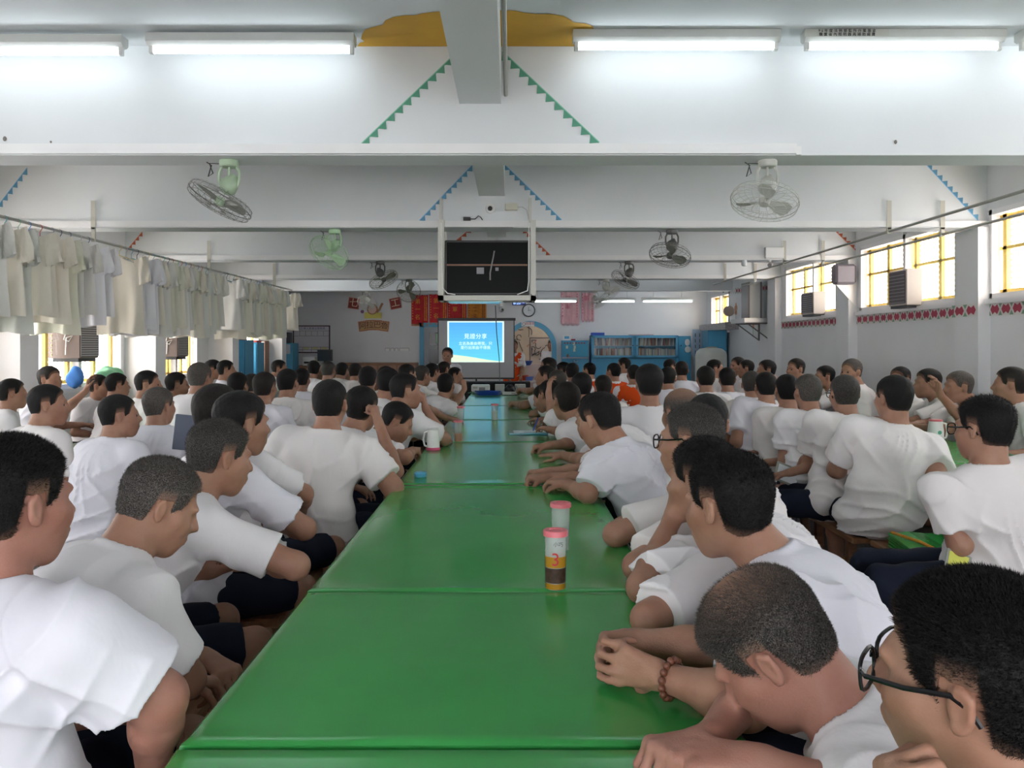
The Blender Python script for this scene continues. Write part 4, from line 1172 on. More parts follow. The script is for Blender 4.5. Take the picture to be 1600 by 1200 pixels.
for k, y in enumerate((4.6,5.96,7.32,8.68,10.04)): bcopy(-2.42, y, 'bench under the left crowd in the middle of the room, '+ORD[k]+' from the camera')
for k, y in enumerate((5.96,7.32,8.68,10.04)): bcopy(3.62, y, 'bench along the right wall, '+ORD[k]+' from the camera')
for k, y in enumerate((5.96,7.32,8.68)): bcopy(-4.1, y, 'bench along the left windows, '+ORD[k]+' from the camera')
# folded green cover
e = empty('folded_tablecloth', 'folded glossy green vinyl tablecloth with an orange edge lying on the brown bench', 'tablecloth', (2.10, 4.02, .42), radians(-8))
vin2 = mat('bright green vinyl', (.03,.36,.06), .22, bump=.15, bscale=10)
for k in range(5):
    m = MB(); z = .004+k*.015; s_ = (k % 2)*.012
    pts = [(-.19+.34*i/10, z+.004*sin(i*1.3+k)+.006*(i/10)) for i in range(11)]
    for j in range(10):
        (xa, za), (xb, zb) = pts[j], pts[j+1]; ya, yb = -.17+s_, .16-s_
        m.add([(xa,ya,za),(xb,ya,zb),(xb,yb,zb),(xa,yb,za),(xa,ya,za+.009),(xb,ya,zb+.009),(xb,yb,zb+.009),(xa,yb,za+.009)], [(0,3,2,1),(4,5,6,7),(0,1,5,4),(2,3,7,6),(1,2,6,5),(3,0,4,7)])
    m.build('fold', vin2, e)
m = MB()
pts = [(-.20,-.02,.005),(-.20,-.1,.03),(-.185,-.15,.055),(-.14,-.178,.075),(-.09,-.18,.08)]
m.tube([(-.08,-.185,.005),(-.085,-.187,.04),(-.09,-.182,.078),(-.12,-.1,.087),(-.16,.02,.085),(-.18,.12,.080)], .008, 6)
m.build('orange_edging', mat('orange binding', (.75,.33,.03), .5), e, True)

# ================================================================ LAMPS
tube_m = mat('lit tube', (.9,.95,1), .4, emit=(.86,.94,1.0), estr=TUBE_EMIT*3)
fix_m = mat('lamp housing enamel', (.70,.71,.68), .4, noise=.1, nscale=4)
def tube_lamp(px0, px1, Y, z, label, hang=0, group=None, first=None):
    x0, x1 = (px0-798)*Y/FPX, (px1-798)*Y/FPX; L = (x1-x0)/2
    return lamp_at((x0+x1)/2, Y, z, L, label, hang, group)
def lamp_at(x, Y, z, L, label, hang=0, group=None):
    e = empty('fluorescent_lamp', label, 'lamp', (x, Y, z), 0, group)
    m = MB(); m.box((-L,-.045,.045),(L,.045,.09)); m.add([(-L,-.045,.045),(L,-.045,.045),(L,-.02,.025),(-L,-.02,.025),(-L,.045,.045),(L,.045,.045),(L,.02,.025),(-L,.02,.025)], [(0,3,2,1),(4,5,6,7),(3,7,6,2),(0,4,7,3),(1,2,6,5)])
    m.build('housing', fix_m, e)
    m = MB().cyl((-L+.03,0,0),(L-.03,0,0), .0145, n=12); m.build('tube', tube_m, e, True)
    for s_ in (-1,1):
        m = MB(); m.bbox((s_*(L-.02)-.012,-.016,-.018),(s_*(L-.02)+.012,.016,.03), .003); m.build('socket', white_m, e)
    if hang:
        m = MB(); 
        for s_ in (-.55,.55): m.cyl((s_*L,0,.09),(s_*L,0,hang), .004, n=6)
        m.build('hanger_rod', rod_m, e)
    return e
lz = 3.168
tube_lamp(-125, 195, 4.72, lz-.03, 'lit fluorescent lamp cut by the left edge of the picture')
tube_lamp(232, 555, 4.72, lz-.02, 'lit fluorescent lamp left of the ochre cloud')
tube_lamp(895, 1217, 4.72, lz, 'lit fluorescent lamp right of the ochre cloud')
lm = tube_lamp(1255, 1566, 4.72, lz, 'lit fluorescent lamp with black writing on its housing')
tube_lamp(1592, 1905, 4.72, lz, 'end of a fluorescent lamp at the right edge of the picture')
ink = mat('black ink', (.05,.05,.05), .7)
st = MB().box((-.58,-.047,.047),(-.10,-.0455,.088)); sb_ = st.build('sticker', mat('sticker film', (.62,.62,.56), .5), lm)
text_mesh('96年度法務部監所作業基金', .021, sb_, 'lettering', ink, (-.34,-.049,.077), spacing=1.6)
text_mesh('購置省內照明器具補助經費', .021, sb_, 'lettering', ink, (-.34,-.049,.056), spacing=1.6)
tube_lamp(822, 902, 18.4, 2.44, 'hanging lit fluorescent lamp nearest the clock on the far wall', .82)
tube_lamp(935, 993, 18.4, 2.44, 'hanging lit fluorescent lamp in the middle over the far wall', .82)
tube_lamp(1003, 1083, 18.4, 2.44, 'hanging lit fluorescent lamp at the right over the far wall', .82)

for x, q in zip((-3.7,-1.55,.95,3.2), ('left wall side','left of the middle','right of the middle','right wall side')): lamp_at(x, 16.93, lz, .6, 'lit fluorescent lamp on the ceiling before the last beam, '+q)
# ================================================================ FANS
def fan(x, y, z, d, col, label, blade=None, s=1.0, cord=True):
    e = empty('ceiling_fan', label, 'fan', (x, y, z)); e.scale = (s,s,s)
    m = MB().lathe([(.0,0),(.055,0),(.06,-.006),(.058,-.035),(.05,-.042),(0.001,-.042)], n=20); m.build('mount', col, e, True)
    m = MB(); m.tube([(-.045,0,-.035),(-.062,0,-.07),(-.062,0,-.12),(-.05,0,-.165)], .009, 8); m.tube([(.045,0,-.035),(.062,0,-.07),(.062,0,-.12),(.05,0,-.165)], .009, 8); m.cyl((0,0,-.04),(0,0,-.10), .008, n=8)
    m.build('yoke', col, e, True)
    m = MB().lathe([(.0,.075),(.02,.072),(.028,.055),(.045,.035),(.055,.01),(.055,-.03),(.04,-.05),(.015,-.06),(.001,-.06)], n=18)
    mo = m.build('motor', col, e, True); mo.location = (0,0,-.155)
    mo.rotation_euler = Vector(d).to_track_quat('-Z', 'Y').to_euler()
    Rr = .205; zc = -.115
    m = MB()
    for r_, zz in ((Rr,0),(Rr*.97,.028),(Rr*.97,-.028)): m.tube([(r_*cos(a),r_*sin(a),zc+zz) for a in [2*pi*i/36 for i in range(36)]], .0035 if zz == 0 else .002, 5, closed=True)
    for r_, zz in ((Rr*.66,-.052),(Rr*.33,-.058)): m.tube([(r_*cos(a),r_*sin(a),zc+zz) for a in [2*pi*i/28 for i in range(28)]], .0015, 4, closed=True)
    for i in range(24):
        a = 2*pi*i/24
        for sg in (1,-1):
            pr = [(.035,.05),(Rr*.55,.052),(Rr*.88,.042),(Rr*.98,.02),(Rr,0)]
            m.tube([(r_*cos(a+.10*(1-r_/Rr)*sg*3), r_*sin(a+.10*(1-r_/Rr)*sg*3), zc+sg*zz) for r_, zz in pr], .0013, 4)
    m.build('guard_cage', blade or col, mo, True)
    m = MB().lathe([(.001,.02),(.03,.02),(.034,0),(.03,-.025),(.001,-.03)], c=(0,0,zc), n=14); m.build('hub', col, mo, True)
    for k in range(3):
        a0 = 2*pi*k/3; pts = [(.03,-.25),(.08,-.42),(.14,-.46),(.178,-.30),(.185,0.02),(.165,.25),(.10,.30),(.03,.25)]
        m = MB(); vs = []
        for t in (0.0015,-.0015):
            for r_, ph in pts: vs.append((r_*cos(a0+ph), r_*sin(a0+ph), zc-.028*math.sin(ph*2.2)+t))
        n = len(pts); m.add(vs, [tuple(range(n)), tuple(range(2*n-1,n-1,-1))]+[(i,n+i,n+(i+1)%n,(i+1)%n) for i in range(n)])
        m.build('blade', blade or col, mo)
    if cord:
        m = MB(); m.tube([(-.05,0,-.02),(-.12,-.01,-.02),(-.10,.0,-.08),(-.13,0,-.10),(-.11,0,-.03),(-.14,0,-.01)], .004, 5); m.build('cord', dark_m, e, True)
    return e
fgreen = mat('pale green enamel', (.40,.52,.36), .35); fblade = mat('dusty blade', (.20,.20,.18), .45, metal=.3)
fgrey = mat('pale grey enamel', (.50,.51,.46), .35); fdark = mat('dark grey enamel', (.10,.10,.095), .4); folive = mat('olive enamel', (.17,.18,.13), .4)
fmint = mat('bright mint enamel', (.45,.66,.42), .4)
for (px, bi, d, c, bl, l) in (
    (358, 2, (-.42,-.20,-.88), fgreen, fblade, 'pale green caged ceiling fan under the first beam, left, dark blade showing'),
    (1199, 2, (-.24,-.30,-.90), fgrey, fgrey, 'pale grey caged ceiling fan under the first beam, right'),
    (523, 3, (-.35,-.62,-.70), fmint, fmint, 'mint green caged ceiling fan under the second beam, left'),
    (1050, 3, (-.25,-.36,-.90), fdark, fblade, 'dark caged ceiling fan under the second beam, right'),
    (594, 4, (.45,-.25,-.85), fdark, folive, 'dark caged ceiling fan under the third beam, left, tilted to the right'),
    (983, 4, (-.48,-.22,-.85), fdark, fblade, 'dark caged ceiling fan under the third beam, right'),
    (639, 5, (.05,-.85,-.45), folive, folive, 'olive ceiling fan beside the red banners, facing forward'),
    (947, 5, (.48,-.30,-.80), fgrey, fgrey, 'pale ceiling fan under the fourth beam, right, tilted to the left'),
    (575, 6, (-.1,-.55,-.8), fgrey, fgrey, 'pale ceiling fan far back between the two maroon plaques'),
    (930, 6, (.3,-.4,-.8), fgrey, fgrey, 'pale ceiling fan farthest back in front of the pink pennants')):
    Y = BEAMS[bi]+.14; fan((px-798)*Y/FPX, Y, ZB, d, c, l, bl)

# ================================================================ TV IN HANGING FRAME
Yt = 7.85
def X(px, Y=Yt): return (px-798)*Y/FPX
def Z(py, Y=Yt): return CAMZ-(py-540)*Y/FPX
e = empty('tv_frame', 'cream steel frame hanging from the second beam around the television', 'bracket', (X(762), Yt, ZB))
fr_m = mat('cream frame paint', (.60,.60,.54), .5)
ox, oz = X(762), ZB
def fb(m, x0, x1, y0, y1, z0, z1): m.box((x0-ox, y0, z0-oz), (x1-ox, y1, z1-oz))
for (a, c) in ((685,694),(829,837)):
    m = MB(); fb(m, X(a), X(c), -.06, .02, Z(470), Z(345)); fb(m, X(a), X(c), .30, .34, Z(470), Z(356)); m.build('upright', fr_m, e)
m = MB(); fb(m, X(685), X(837), -.06, .02, Z(470), Z(462)); fb(m, X(685), X(837), .30, .34, Z(470), Z(464)); fb(m, X(685), X(690), -.06, .34, Z(470), Z(464)); fb(m, X(832), X(837), -.06, .34, Z(470), Z(464)); m.build('bottom_rail', fr_m, e)
m = MB(); fb(m, X(700), X(785), .02, .30, Z(472), Z(470)); m.build('glass_shelf', mat('aqua glass', (.25,.55,.52), .15), e)
for px in (685, 827):
    m = MB(); fb(m, X(px), X(px+4), .11, .15, Z(345), Z(306)); m.build('beam_strap', fr_m, e)
m = MB(); m.tube([(X(690)-ox,-.065,Z(350)-oz),(X(691)-ox,-.07,Z(420)-oz),(X(692)-ox,-.06,Z(450)-oz),(X(700)-ox,-.065,Z(459)-oz),(X(712)-ox,-.065,Z(461)-oz)], .005, 6)
m.tube([(X(826)-ox,-.065,Z(350)-oz),(X(826)-ox,-.07,Z(440)-oz),(X(824)-ox,-.065,Z(455)-oz),(X(808)-ox,-.065,Z(461)-oz)], .005, 6); m.build('cable', white_m, e, True)
e = empty('television', 'black flat television inside the hanging cream frame', 'television', (X(761), Yt+.02, Z(418)))
hw, hh = (X(827)-X(694))/2, (Z(375)-Z(461))/2
scr = mat('dark tv screen', (.004,.005,.005), .35, spec=.08)
m = MB().bbox((-hw,0,-hh),(hw,.09,hh), .008); m.build('housing', dark_m, e)
m = MB().box((-hw+.02,-.003,-hh+.02),(hw-.02,.001,hh-.02)); s_ = m.build('screen', scr, e)
m = MB().box((-hw+.02,-.006,.018),(hw-.02,-.002,.034)); m.build('strip_reflection', mat('orange reflection', (.22,.10,.05), .4), e)  # orange-brown reflection on the screen, painted as a thin strip
m = MB(); m.tube([(.07,-.01,.16),(.06,-.02,.10),(.045,-.02,.03),(.03,-.015,-.05),(.03,-.01,-.12)], .007, 6); m.build('lead', mat('dull lead', (.22,.22,.20), .5), e, True)
m = MB(); m.box((-.1,-.02,-.06),(-.03,-.004,.0)); m.box((.08,-.02,-.03),(.11,-.004,.0)); m.build('connector', grey_m, e)
# camera with hanging lead under the frame
e = empty('dome_camera', 'small grey swivelling camera hanging under the television frame', 'camera', (X(783), Yt+.1, Z(470)))
m = MB().cyl((0,0,0),(0,0,-.05), .012, n=10); m.build('stem', lgrey_m, e); m = MB().sph((.0,0,-.075), .03, 14, 10); m.build('ball', grey_m, e, True); m = MB().sph((0.012,-.026,-.08), .012, 10, 6); m.build('lens', dark_m, e, True)
m = MB().tube([W(774,478,7.9), W(776,520,9), W(780,560,10.5), W(781,597,12.2)], .005, 5); o = m.build('hanging_cable', mat('thin grey cable', (.10,.12,.14), .6), None, True); tag(o, 'thin grey cable hanging from the television frame to the projector table', 'cable')
# fixtures on the second beam
Yb = BEAMS[3]
e = empty('security_camera', 'white round security camera on the second beam above the television', 'camera', (X(766,Yb), Yb-.001, Z(326,Yb)))
m = MB().cyl((0,0,0),(0,-.03,0), .048, .042, n=20); m.build('base', white_m, e, True); m = MB().sph((0,-.035,-.004), .024, 12, 8); m.build('lens', dark_m, e, True)
e = empty('junction_box', 'cream junction box right of the round security camera', 'box', (X(799,Yb), Yb-.001, Z(324,Yb)))
m = MB().bbox((-.062,-.05,-.034),(.062,0,.034), .006); m.build('housing', mat('cream plastic', (.62,.60,.50), .5), e); m = MB().tube([(.062,-.02,0),(.11,-.02,0),(.15,-.02,-.03),(.17,-.02,-.12)], .004, 5); m.build('cable', lgrey_m, e, True)
e = empty('power_adapter', 'black plug adapter with cord lying on the trunking over the television', 'adapter', (X(730,Yb), Yb-.03, ZB+.082))
m = MB().bbox((-.035,-.02,-.017),(.035,.02,.017), .004); m.build('body', dark_m, e); m = MB().tube([(.035,0,0),(.08,0,-.0),(.11,0,.03),(.13,0,.02),(.15,0,-.01)], .005, 5); m.build('cord', dark_m, e, True)
m = MB().tube([(-.03,2.3,2.93),(-.03,4.9,2.95),(-.03,4.93,3.08),(-.03,4.93,ZC-.01)], .012, 8); o = m.build('conduit_pipe', rod_m, None, True); tag(o, 'grey conduit pipe running along the right side of the narrow middle beam', 'pipe')
Y4 = BEAMS[4]
e = empty('bell_lamp', 'small clear glass lamp under the third beam on the right', 'lamp', (X(1162,Y4), Y4-.03, ZB)); m = MB().lathe([(.001,-.085),(.03,-.078),(.042,-.05),(.036,-.02),(.03,0)], n=16); m.build('glass_shade', mat('milky glass', (.7,.72,.72), .2), e, True)
e = empty('bullet_camera', 'dark bullet security camera under the third beam beside the glass lamp', 'camera', (X(1201,Y4), Y4-.05, ZB)); m = MB().cyl((0,0,0),(0,0,-.03), .02, n=10); m.build('mount', white_m, e); m = MB().cyl((.03,.03,-.045),(-.02,-.05,-.075), .028, n=14); m.build('housing', grey_m, e, True)
m = MB().bbox((X(1194,Y4), Y4-.07, ZB+.02),(X(1222,Y4), Y4, ZB+.17), .006); o = m.build('junction_box', white_m); tag(o, 'large white junction box on the third beam at the right', 'box')

# ================================================================ CLOTHES RODS
def rod(x, z, y0, y1, label):
    m = MB().cyl((x,y0,z),(x,y1,z), .013, n=8); o = m.build('clothes_rod', rod_m, None, True); tag(o, label, 'rod')
rod(-4.06, 2.48, 3.0, 15.2, 'grey pipe rod on the left carrying the hanging t-shirts')
rod(3.68, 2.56, 3.0, 14.9, 'bare grey pipe rod on the right, the one farther from the windows')
rod(4.20, 2.53, 3.0, 14.9, 'bare grey pipe rod on the right in front of the windows')
hook_m = mat('bracket metal', (.50,.49,.42), .5)
for bi in range(2,6):
    for x, z in ((-4.06,2.48),(3.68,2.56),(4.20,2.53)):
        y = BEAMS[bi]-.034; m = MB(); m.box((x-.022,y-.004,ZB-.02),(x+.022,y,ZB+.26)); m.box((x-.018,y-.004,z-.02),(x+.018,y+.02,ZB)); 
        o = m.build('rod_bracket', hook_m); side = 'left' if x < 0 else ('middle right' if x < 4 else 'window side right')
        tag(o, 'metal strap bracket holding the %s clothes rod on the %s beam' % (side, ORD[bi-2]), 'bracket')
# hanging t-shirts
tee_cols = [(.72,.71,.66),(.70,.66,.56),(.75,.74,.74),(.64,.64,.62),(.76,.72,.62),(.66,.68,.62),(.78,.78,.80),(.70,.70,.58)]
tees = [mat('hung cotton %d' % i, c, .9, bump=.3, bscale=8, spec=.1, noise=.08, nscale=4, stretch=(1,1,.4)) for i, c in enumerate(tee_cols)]
hang_cols = [(.20,.45,.30),(.45,.60,.50),(.65,.62,.50),(.07,.07,.12),(.25,.25,.40),(.10,.16,.30),(.08,.25,.60),(.65,.55,.22),(.50,.12,.10),(.55,.55,.55),(.10,.42,.45)]
hmats = [mat('hanger plastic %d' % i, c, .4) for i, c in enumerate(hang_cols)]
def tee_mesh(seed, stretch=1.0):
    r = random.Random(seed); nx, nz = 30, 22; vs = []; fs = []
    ph = r.uniform(0,6); f1 = r.uniform(20,30); Lh = .70*stretch+r.uniform(-.03,.05); amp = r.uniform(.016,.028)
    def half(t):    # t 0..1 from shoulder to hem
        return .085+.135*min(1, t/.055)**.8 if t < .055 else .22+.03*t
    for side in (1,-1):
        for j in range(nz+1):
            t = (j/nz)**1.2
            for i in range(nx+1):
                u = i/nx*2-1; hw_ = half(t); x = u*hw_
                z = -.10-t*Lh - .055*abs(u)*max(0, 1-t*6) + .012*sin(x*14+ph)*t
                dep = (.018+.02*t)*math.sqrt(max(0, 1-u*u))*side
                y = dep+amp*(.2+t)*sin(x*f1+ph+1.2*sin(z*5+ph))+.008*sin(x*51+ph*2)*t
                if t == 0 and abs(u) < .5 and side > 0: z -= .03*(1-(u/.5)**2)
                vs.append((x, y, z))
    n = nx+1; N_ = n*(nz+1)
    for s_ in (0,1):
        for j in range(nz):
            for i in range(nx):
                q = (s_*N_+j*n+i, s_*N_+j*n+i+1, s_*N_+(j+1)*n+i+1, s_*N_+(j+1)*n+i); fs.append(q if s_ else q[::-1])
    for sx in (-1,1):      # sleeves
        o = len(vs); m_, k_ = 8, 8
        for side in (1,-1):
            for j in range(m_+1):
                for i in range(k_+1):
                    a = j/m_; c = i/k_*2-1
                    cx_ = .20+.055*a; cz_ = -.17-.20*a
                    wx = .075*c; x = cx_+wx*.9; z = cz_+wx*.35+.05*(1-a)
                    y = side*.022*math.sqrt(max(0,1-c*c))+.012*sin(c*5+a*6+ph)
                    vs.append((sx*x, y, z))
        N2 = (m_+1)*(k_+1)
        for s_ in (0,1):
            for j in range(m_):
                for i in range(k_):
                    b_ = o+s_*N2; fs.append((b_+j*(k_+1)+i, b_+j*(k_+1)+i+1, b_+(j+1)*(k_+1)+i+1, b_+(j+1)*(k_+1)+i))
    m = MB(); m.add(vs, fs); return m
protos = [tee_mesh(s_, 1.0 if s_ % 3 else 1.12) for s_ in range(5)]
tee_objs = []
def hanger_mb():
    m = MB(); m.tube([(0,0,-.09),(0,0,-.045),(.012,0,-.03),(.020,0,-.012),(.017,0,.008),(0,0,.0175),(-.015,0,.009),(-.018,0,-.004)], .0035, 6)
    m.tube([(0,0,-.09),(-.10,0,-.125),(-.19,0,-.165),(-.195,0,-.175),(-.1,0,-.176),(.1,0,-.176),(.195,0,-.175),(.19,0,-.165),(.10,0,-.125),(0,0,-.09)], .004, 6); return m
hang0 = None; tproto = []
rs = random.Random(4); y = 6.1; k = 0
cn = ['off-white','cream','white','pale grey','yellowish','greenish white','bright white','khaki tinted']
hn = ['green','pale green','ivory','black','violet','navy','blue','yellow','red','grey','teal']
near_words = []
while y < 14.7:
    if 7.93 < y < 8.42 or 11.0 < y < 11.4 or 14.05 < y < 14.4: y += .1; continue
    ci = rs.randrange(len(tees)); hi_ = rs.randrange(len(hmats))
    if y > 11: ci = rs.choice((1,4,5,7,0))  # far shirts get yellowish-green tints: reflected light put into their colour
    if hang0 is None: hang0 = hanger_mb().build('clothes_hanger', hmats[hi_], None, True); h_ = hang0
    else: h_ = hang0.copy(); COL.objects.link(h_)
    h_.material_slots[0].link = 'OBJECT'; h_.material_slots[0].material = hmats[hi_]
    h_.location = (-4.06, y, 2.48-.004+.0); rz = rs.uniform(-.22,.22); h_.rotation_euler = (0,0,rz)
    pi_ = rs.randrange(5)
    if len(tproto) < 5: t_ = protos[len(tproto)].build('hanging_t_shirt', tees[ci], None, True); tproto.append(t_)
    else: t_ = tproto[pi_].copy(); COL.objects.link(t_)
    t_.material_slots[0].link = 'OBJECT'; t_.material_slots[0].material = tees[ci]
    t_.location = (-4.06, y, 2.48); t_.rotation_euler = (rs.uniform(-.03,.03), 0, rz+rs.uniform(-.06,.06)); t_.scale = (rs.uniform(.95,1.1), 1.0, rs.uniform(.94,1.06))
    if True:
        tag(t_, '%s t-shirt hanging on the left rod, %s counting from the camera' % (cn[ci], ORD[k]), 't-shirt', 'hanging t-shirts on the left rod'); tag(h_, '%s plastic hanger on the left rod, %s counting from the camera' % (hn[hi_], ORD[k]), 'hanger', 'hangers on the left rod')
    k += 1; y += rs.uniform(.10,.17) if y > 8.4 else rs.uniform(.12,.19)

# ================================================================ THINGS ON THE TABLES
pink_lid = mat('pink lid', (.70,.16,.19), .35); pink2 = mat('magenta plastic', (.70,.06,.20), .35)
clear_m = bpy.data.materials.new('clear plastic'); clear_m.use_nodes = True
nt = clear_m.node_tree; nt.nodes.remove(nt.nodes['Principled BSDF'])
t1 = nt.nodes.new('ShaderNodeBsdfTransparent'); t1.inputs[0].default_value = (.92,.94,.94,1); t2 = nt.nodes.new('ShaderNodeBsdfPrincipled'); t2.inputs['Base Color'].default_value = (.75,.80,.80,1); t2.inputs['Roughness'].default_value = .15
mx = nt.nodes.new('ShaderNodeMixShader'); mx.inputs[0].default_value = .38; nt.links.new(t1.outputs[0], mx.inputs[1]); nt.links.new(t2.outputs[0], mx.inputs[2]); nt.links.new(mx.outputs[0], nt.nodes['Material Output'].inputs[0])
tea = mat('tea', (.42,.22,.02), .15); leaf = mat('steeped leaves', (.07,.035,.02), .6, noise=.5, nscale=60); milk = mat('milky tea', (.42,.24,.15), .3); water = mat('clear water', (.45,.50,.46), .1)
def cup(px, py, label, fill=None, h=.165, r=.030, three=False, lid=pink_lid):
    x, y, z = T(px, py, .75)
    e = empty('lidded_cup', label, 'cup', (x, y, .751))
    m = MB().lathe([(r*.90,0),(r*.92,.004),(r,h*.88),(r,h*.93)], n=24); m.sm = True; m.build('cup_body', clear_m, e, True)
    m = MB().lathe([(r*1.04,h*.90),(r*1.14,h*.905),(r*1.14,h*.985),(r*1.08,h),(r*.6,h),(r*.55,h*.985),(.001,h*.985)], n=24); m.build('lid', lid, e, True)
    if fill:
        for (z0, z1, fm, nm) in fill:
            fr_ = lambda z: r*(.925+.085*z/h); m = MB().lathe([(fr_(z0),z0+.002),(fr_(z1),z1)], n=24); m.build(nm, fm, e, True)
    if three:
        t_ = text_mesh('3', .052, e, 'numeral', mat('red print', (.45,.02,.02), .5), (-.002,-r-.003,.088), ext=.001)
        text_mesh('小巧', .014, e, 'lettering', ink, (.006,-r-.002,.132), ext=.0005)
    return e
cup(868, 919, 'lidded cup half full of dark tea with a red 3 printed on it', [(.0,.018,tea,'tea_base'),(.018,.062,leaf,'tea_leaves'),(.062,.095,tea,'tea')], three=True, h=.168, r=.0315)
cup(876, 858, 'empty frosted cup with a pink lid standing behind the tea cup', None, h=.160, r=.032)
cup(716, 690, 'lidded cup with milky brown drink at its bottom', [(0,.062,milk,'drink')], h=.155, r=.031)
cup(720, 663, 'frosted lidded cup behind the one with the brown drink', None, h=.160, r=.031)
cup(773, 656, 'lidded cup of clear water standing alone in the middle', [(0,.09,water,'drink')], h=.150, r=.032)
def thermos(px, py, lab, h, r, topc, basec, hs):
    x, y, z = T(px, py, .75); e = empty('thermos_jug', lab, 'jug', (x, y, .751))
    m = MB().lathe([(r*1.04,.012),(r,.02),(r*.98,h*.5),(r*.84,h*.86),(r*.80,h*.93)], n=24); m.build('jug_body', white_m, e, True)
    m = MB().lathe([(r*1.1,0),(r*1.12,.010),(r*1.05,.018)], n=24); m.build('base_ring', basec, e, True)
    m = MB().lathe([(r*.82,h*.92),(r*.84,h*.93),(r*.80,h),(r*.001,h)], n=24); m.build('lid', topc, e, True)
    m = MB().tube([(hs*r*.8,0,h*.85),(hs*r*1.35,0,h*.8),(hs*r*1.55,0,h*.5),(hs*r*1.35,0,h*.2),(hs*r*.95,0,h*.16)], .007, 8); m.build('handle', white_m, e, True)
    return e
thermos(677, 703, 'white thermos jug with a magenta base on the left table edge', .145, .043, white_m, pink2, -1)
m = MB().cyl((0,0,0),(0,0,.022), .026, n=18); o = m.build('cup_lid', pink2, None, True, T(690,693,.752)); tag(o, 'small magenta lid beside the thermos jug', 'lid')
jm = thermos(1462, 691, 'white mug with pink lid and green mark on the right table', .165, .055, pink_lid, pink_lid, 1)
m = MB().cyl((0,-.0565,.075),(0,-.059,.075), .014, n=14); m.build('emblem', mat('green print', (.10,.40,.28), .5), jm)
e = empty('blue_container', 'small round blue container on the left table edge', 'container', T(657,745,.751)); m = MB().lathe([(.030,0),(.034,.006),(.034,.02),(.028,.027),(.001,.028)], n=20); m.build('body', mat('sky blue plastic', (.10,.40,.62), .3), e, True)
x, y, z = T(826, 677, .751); e = empty('plastic_folder', 'translucent blue plastic folder lying on the table in front of the writing man', 'folder', (x, y, z), radians(2))
m = MB().bbox((-.16,-.11,0),(.17,.11,.012), .003); m.build('cover', mat('blue film', (.12,.38,.52), .12), e); m = MB().box((-.12,-.10,.0125),(.14,.10,.014)); m.build('papers', mat('pale sheet', (.55,.68,.72), .4), e)
p = T(838,668,.79); m = MB().cyl((p[0]-.03,p[1]-.02,.757),(p[0]+.015,p[1]+.01,.87), .0045, n=8); o = m.build('pen', mat('blue pen', (.03,.06,.40), .3), None, True); tag(o, 'blue pen in the hand of the writing man', 'pen')
# projector end
def tpos(px, Y, z=.75): return ((px-798)*Y/FPX, Y, z)
e = empty('projector', 'white video projector at the far end of the long table', 'projector', tpos(751, 12.25, .752))
m = MB().bbox((-.135,-.12,.015),(.135,.12,.115), .012); m.build('housing', white_m, e); m = MB(); m.box((-.02,-.122,.03),(.07,-.119,.08)); m.build('socket_panel', grey_m, e); m = MB(); m.box((-.11,-.122,.06),(-.04,-.119,.09)); m.build('vent', lgrey_m, e)
for sx in (-1,1): m = MB().cyl((sx*.1,-.08,0),(sx*.1,-.08,.016), .012, n=8); m.build('foot', dark_m, e)
m = MB().cyl((.06,.12,.06),(.06,.135,.06), .03, n=14); m.build('lens', dark_m, e, True)
o = MB().bbox((-.07,-.06,0),(.07,.06,.12), .004).build('loudspeaker', lgrey_m, None, False, tpos(781,12.25,.752)); tag(o, 'left grey box on the projector table, between projector and black bag', 'box')
o = MB().bbox((-.08,-.06,0),(.08,.06,.12), .004).build('loudspeaker', lgrey_m, None, False, tpos(813,12.3,.752)); tag(o, 'right grey box on the projector table, beyond the black bag', 'box')
e = empty('black_bag', 'black crumpled bag between the two grey boxes', 'bag', tpos(797,12.05,.752))
Vb, Fb = sdf_mesh(lambda p: (E((0,0,.055),(.085,.06,.07)).d(p)-.010*np.sin(p[:,0]*70)*np.sin(p[:,1]*60+p[:,2]*50)).astype(np.float32), (-.13,-.1,-.0),(.13,.1,.16), .006)
o = bpy.data.objects.new('bag_body', np_mesh('bag_body', Vb, Fb, dark_m)); COL.objects.link(o); o.parent = e
m = MB().tube([(.06,0,.09),(.09,0,.11),(.11,0,.06),(.12,0,.0)], .004, 5); m.build('strap', dark_m, e, True)
e = empty('power_strip', 'white power strip in front of the black bag', 'power strip', tpos(797,11.6,.752)); m = MB().bbox((-.11,-.03,0),(.11,.03,.045), .005); m.build('housing', white_m, e); m = MB().box((.02,-.032,.01),(.08,-.0295,.035)); m.build('socket', lgrey_m, e)
def cable(name, pts, r, mm, lab): o = MB().tube(pts, r, 5).build(name, mm, None, True); tag(o, lab, 'cable')
rs = random.Random(9); bl = mat('blue cable', (.02,.08,.42), .4); gcab = mat('green cable', (.02,.20,.08), .4)
pts = []
for i in range(90):
    a = i*.42; pts.append((-.32+.17*cos(a)*(1+.12*sin(i*.7)), 11.55+.16*sin(a), .757+.0006*i+.004*sin(i*1.7)))
cable('cable_coil', pts, .006, bl, 'coil of blue cable at the far end of the long table')
pts = [(-.62+.08*i/2+.02*sin(i), 11.95+.07*sin(i*1.9), .758+.008*abs(sin(i*1.3))) for i in range(14)]
cable('green_cable', pts, .006, gcab, 'tangled green cable in front of the projector')
cable('black_cable', [(.02,11.75,.758),(.10,11.45,.757),(.18,11.6,.757),(.2,11.9,.757),(.28,12.1,.757),(.2,12.2,.8)], .004, dark_m, 'thin black cable on the table right of the power strip')
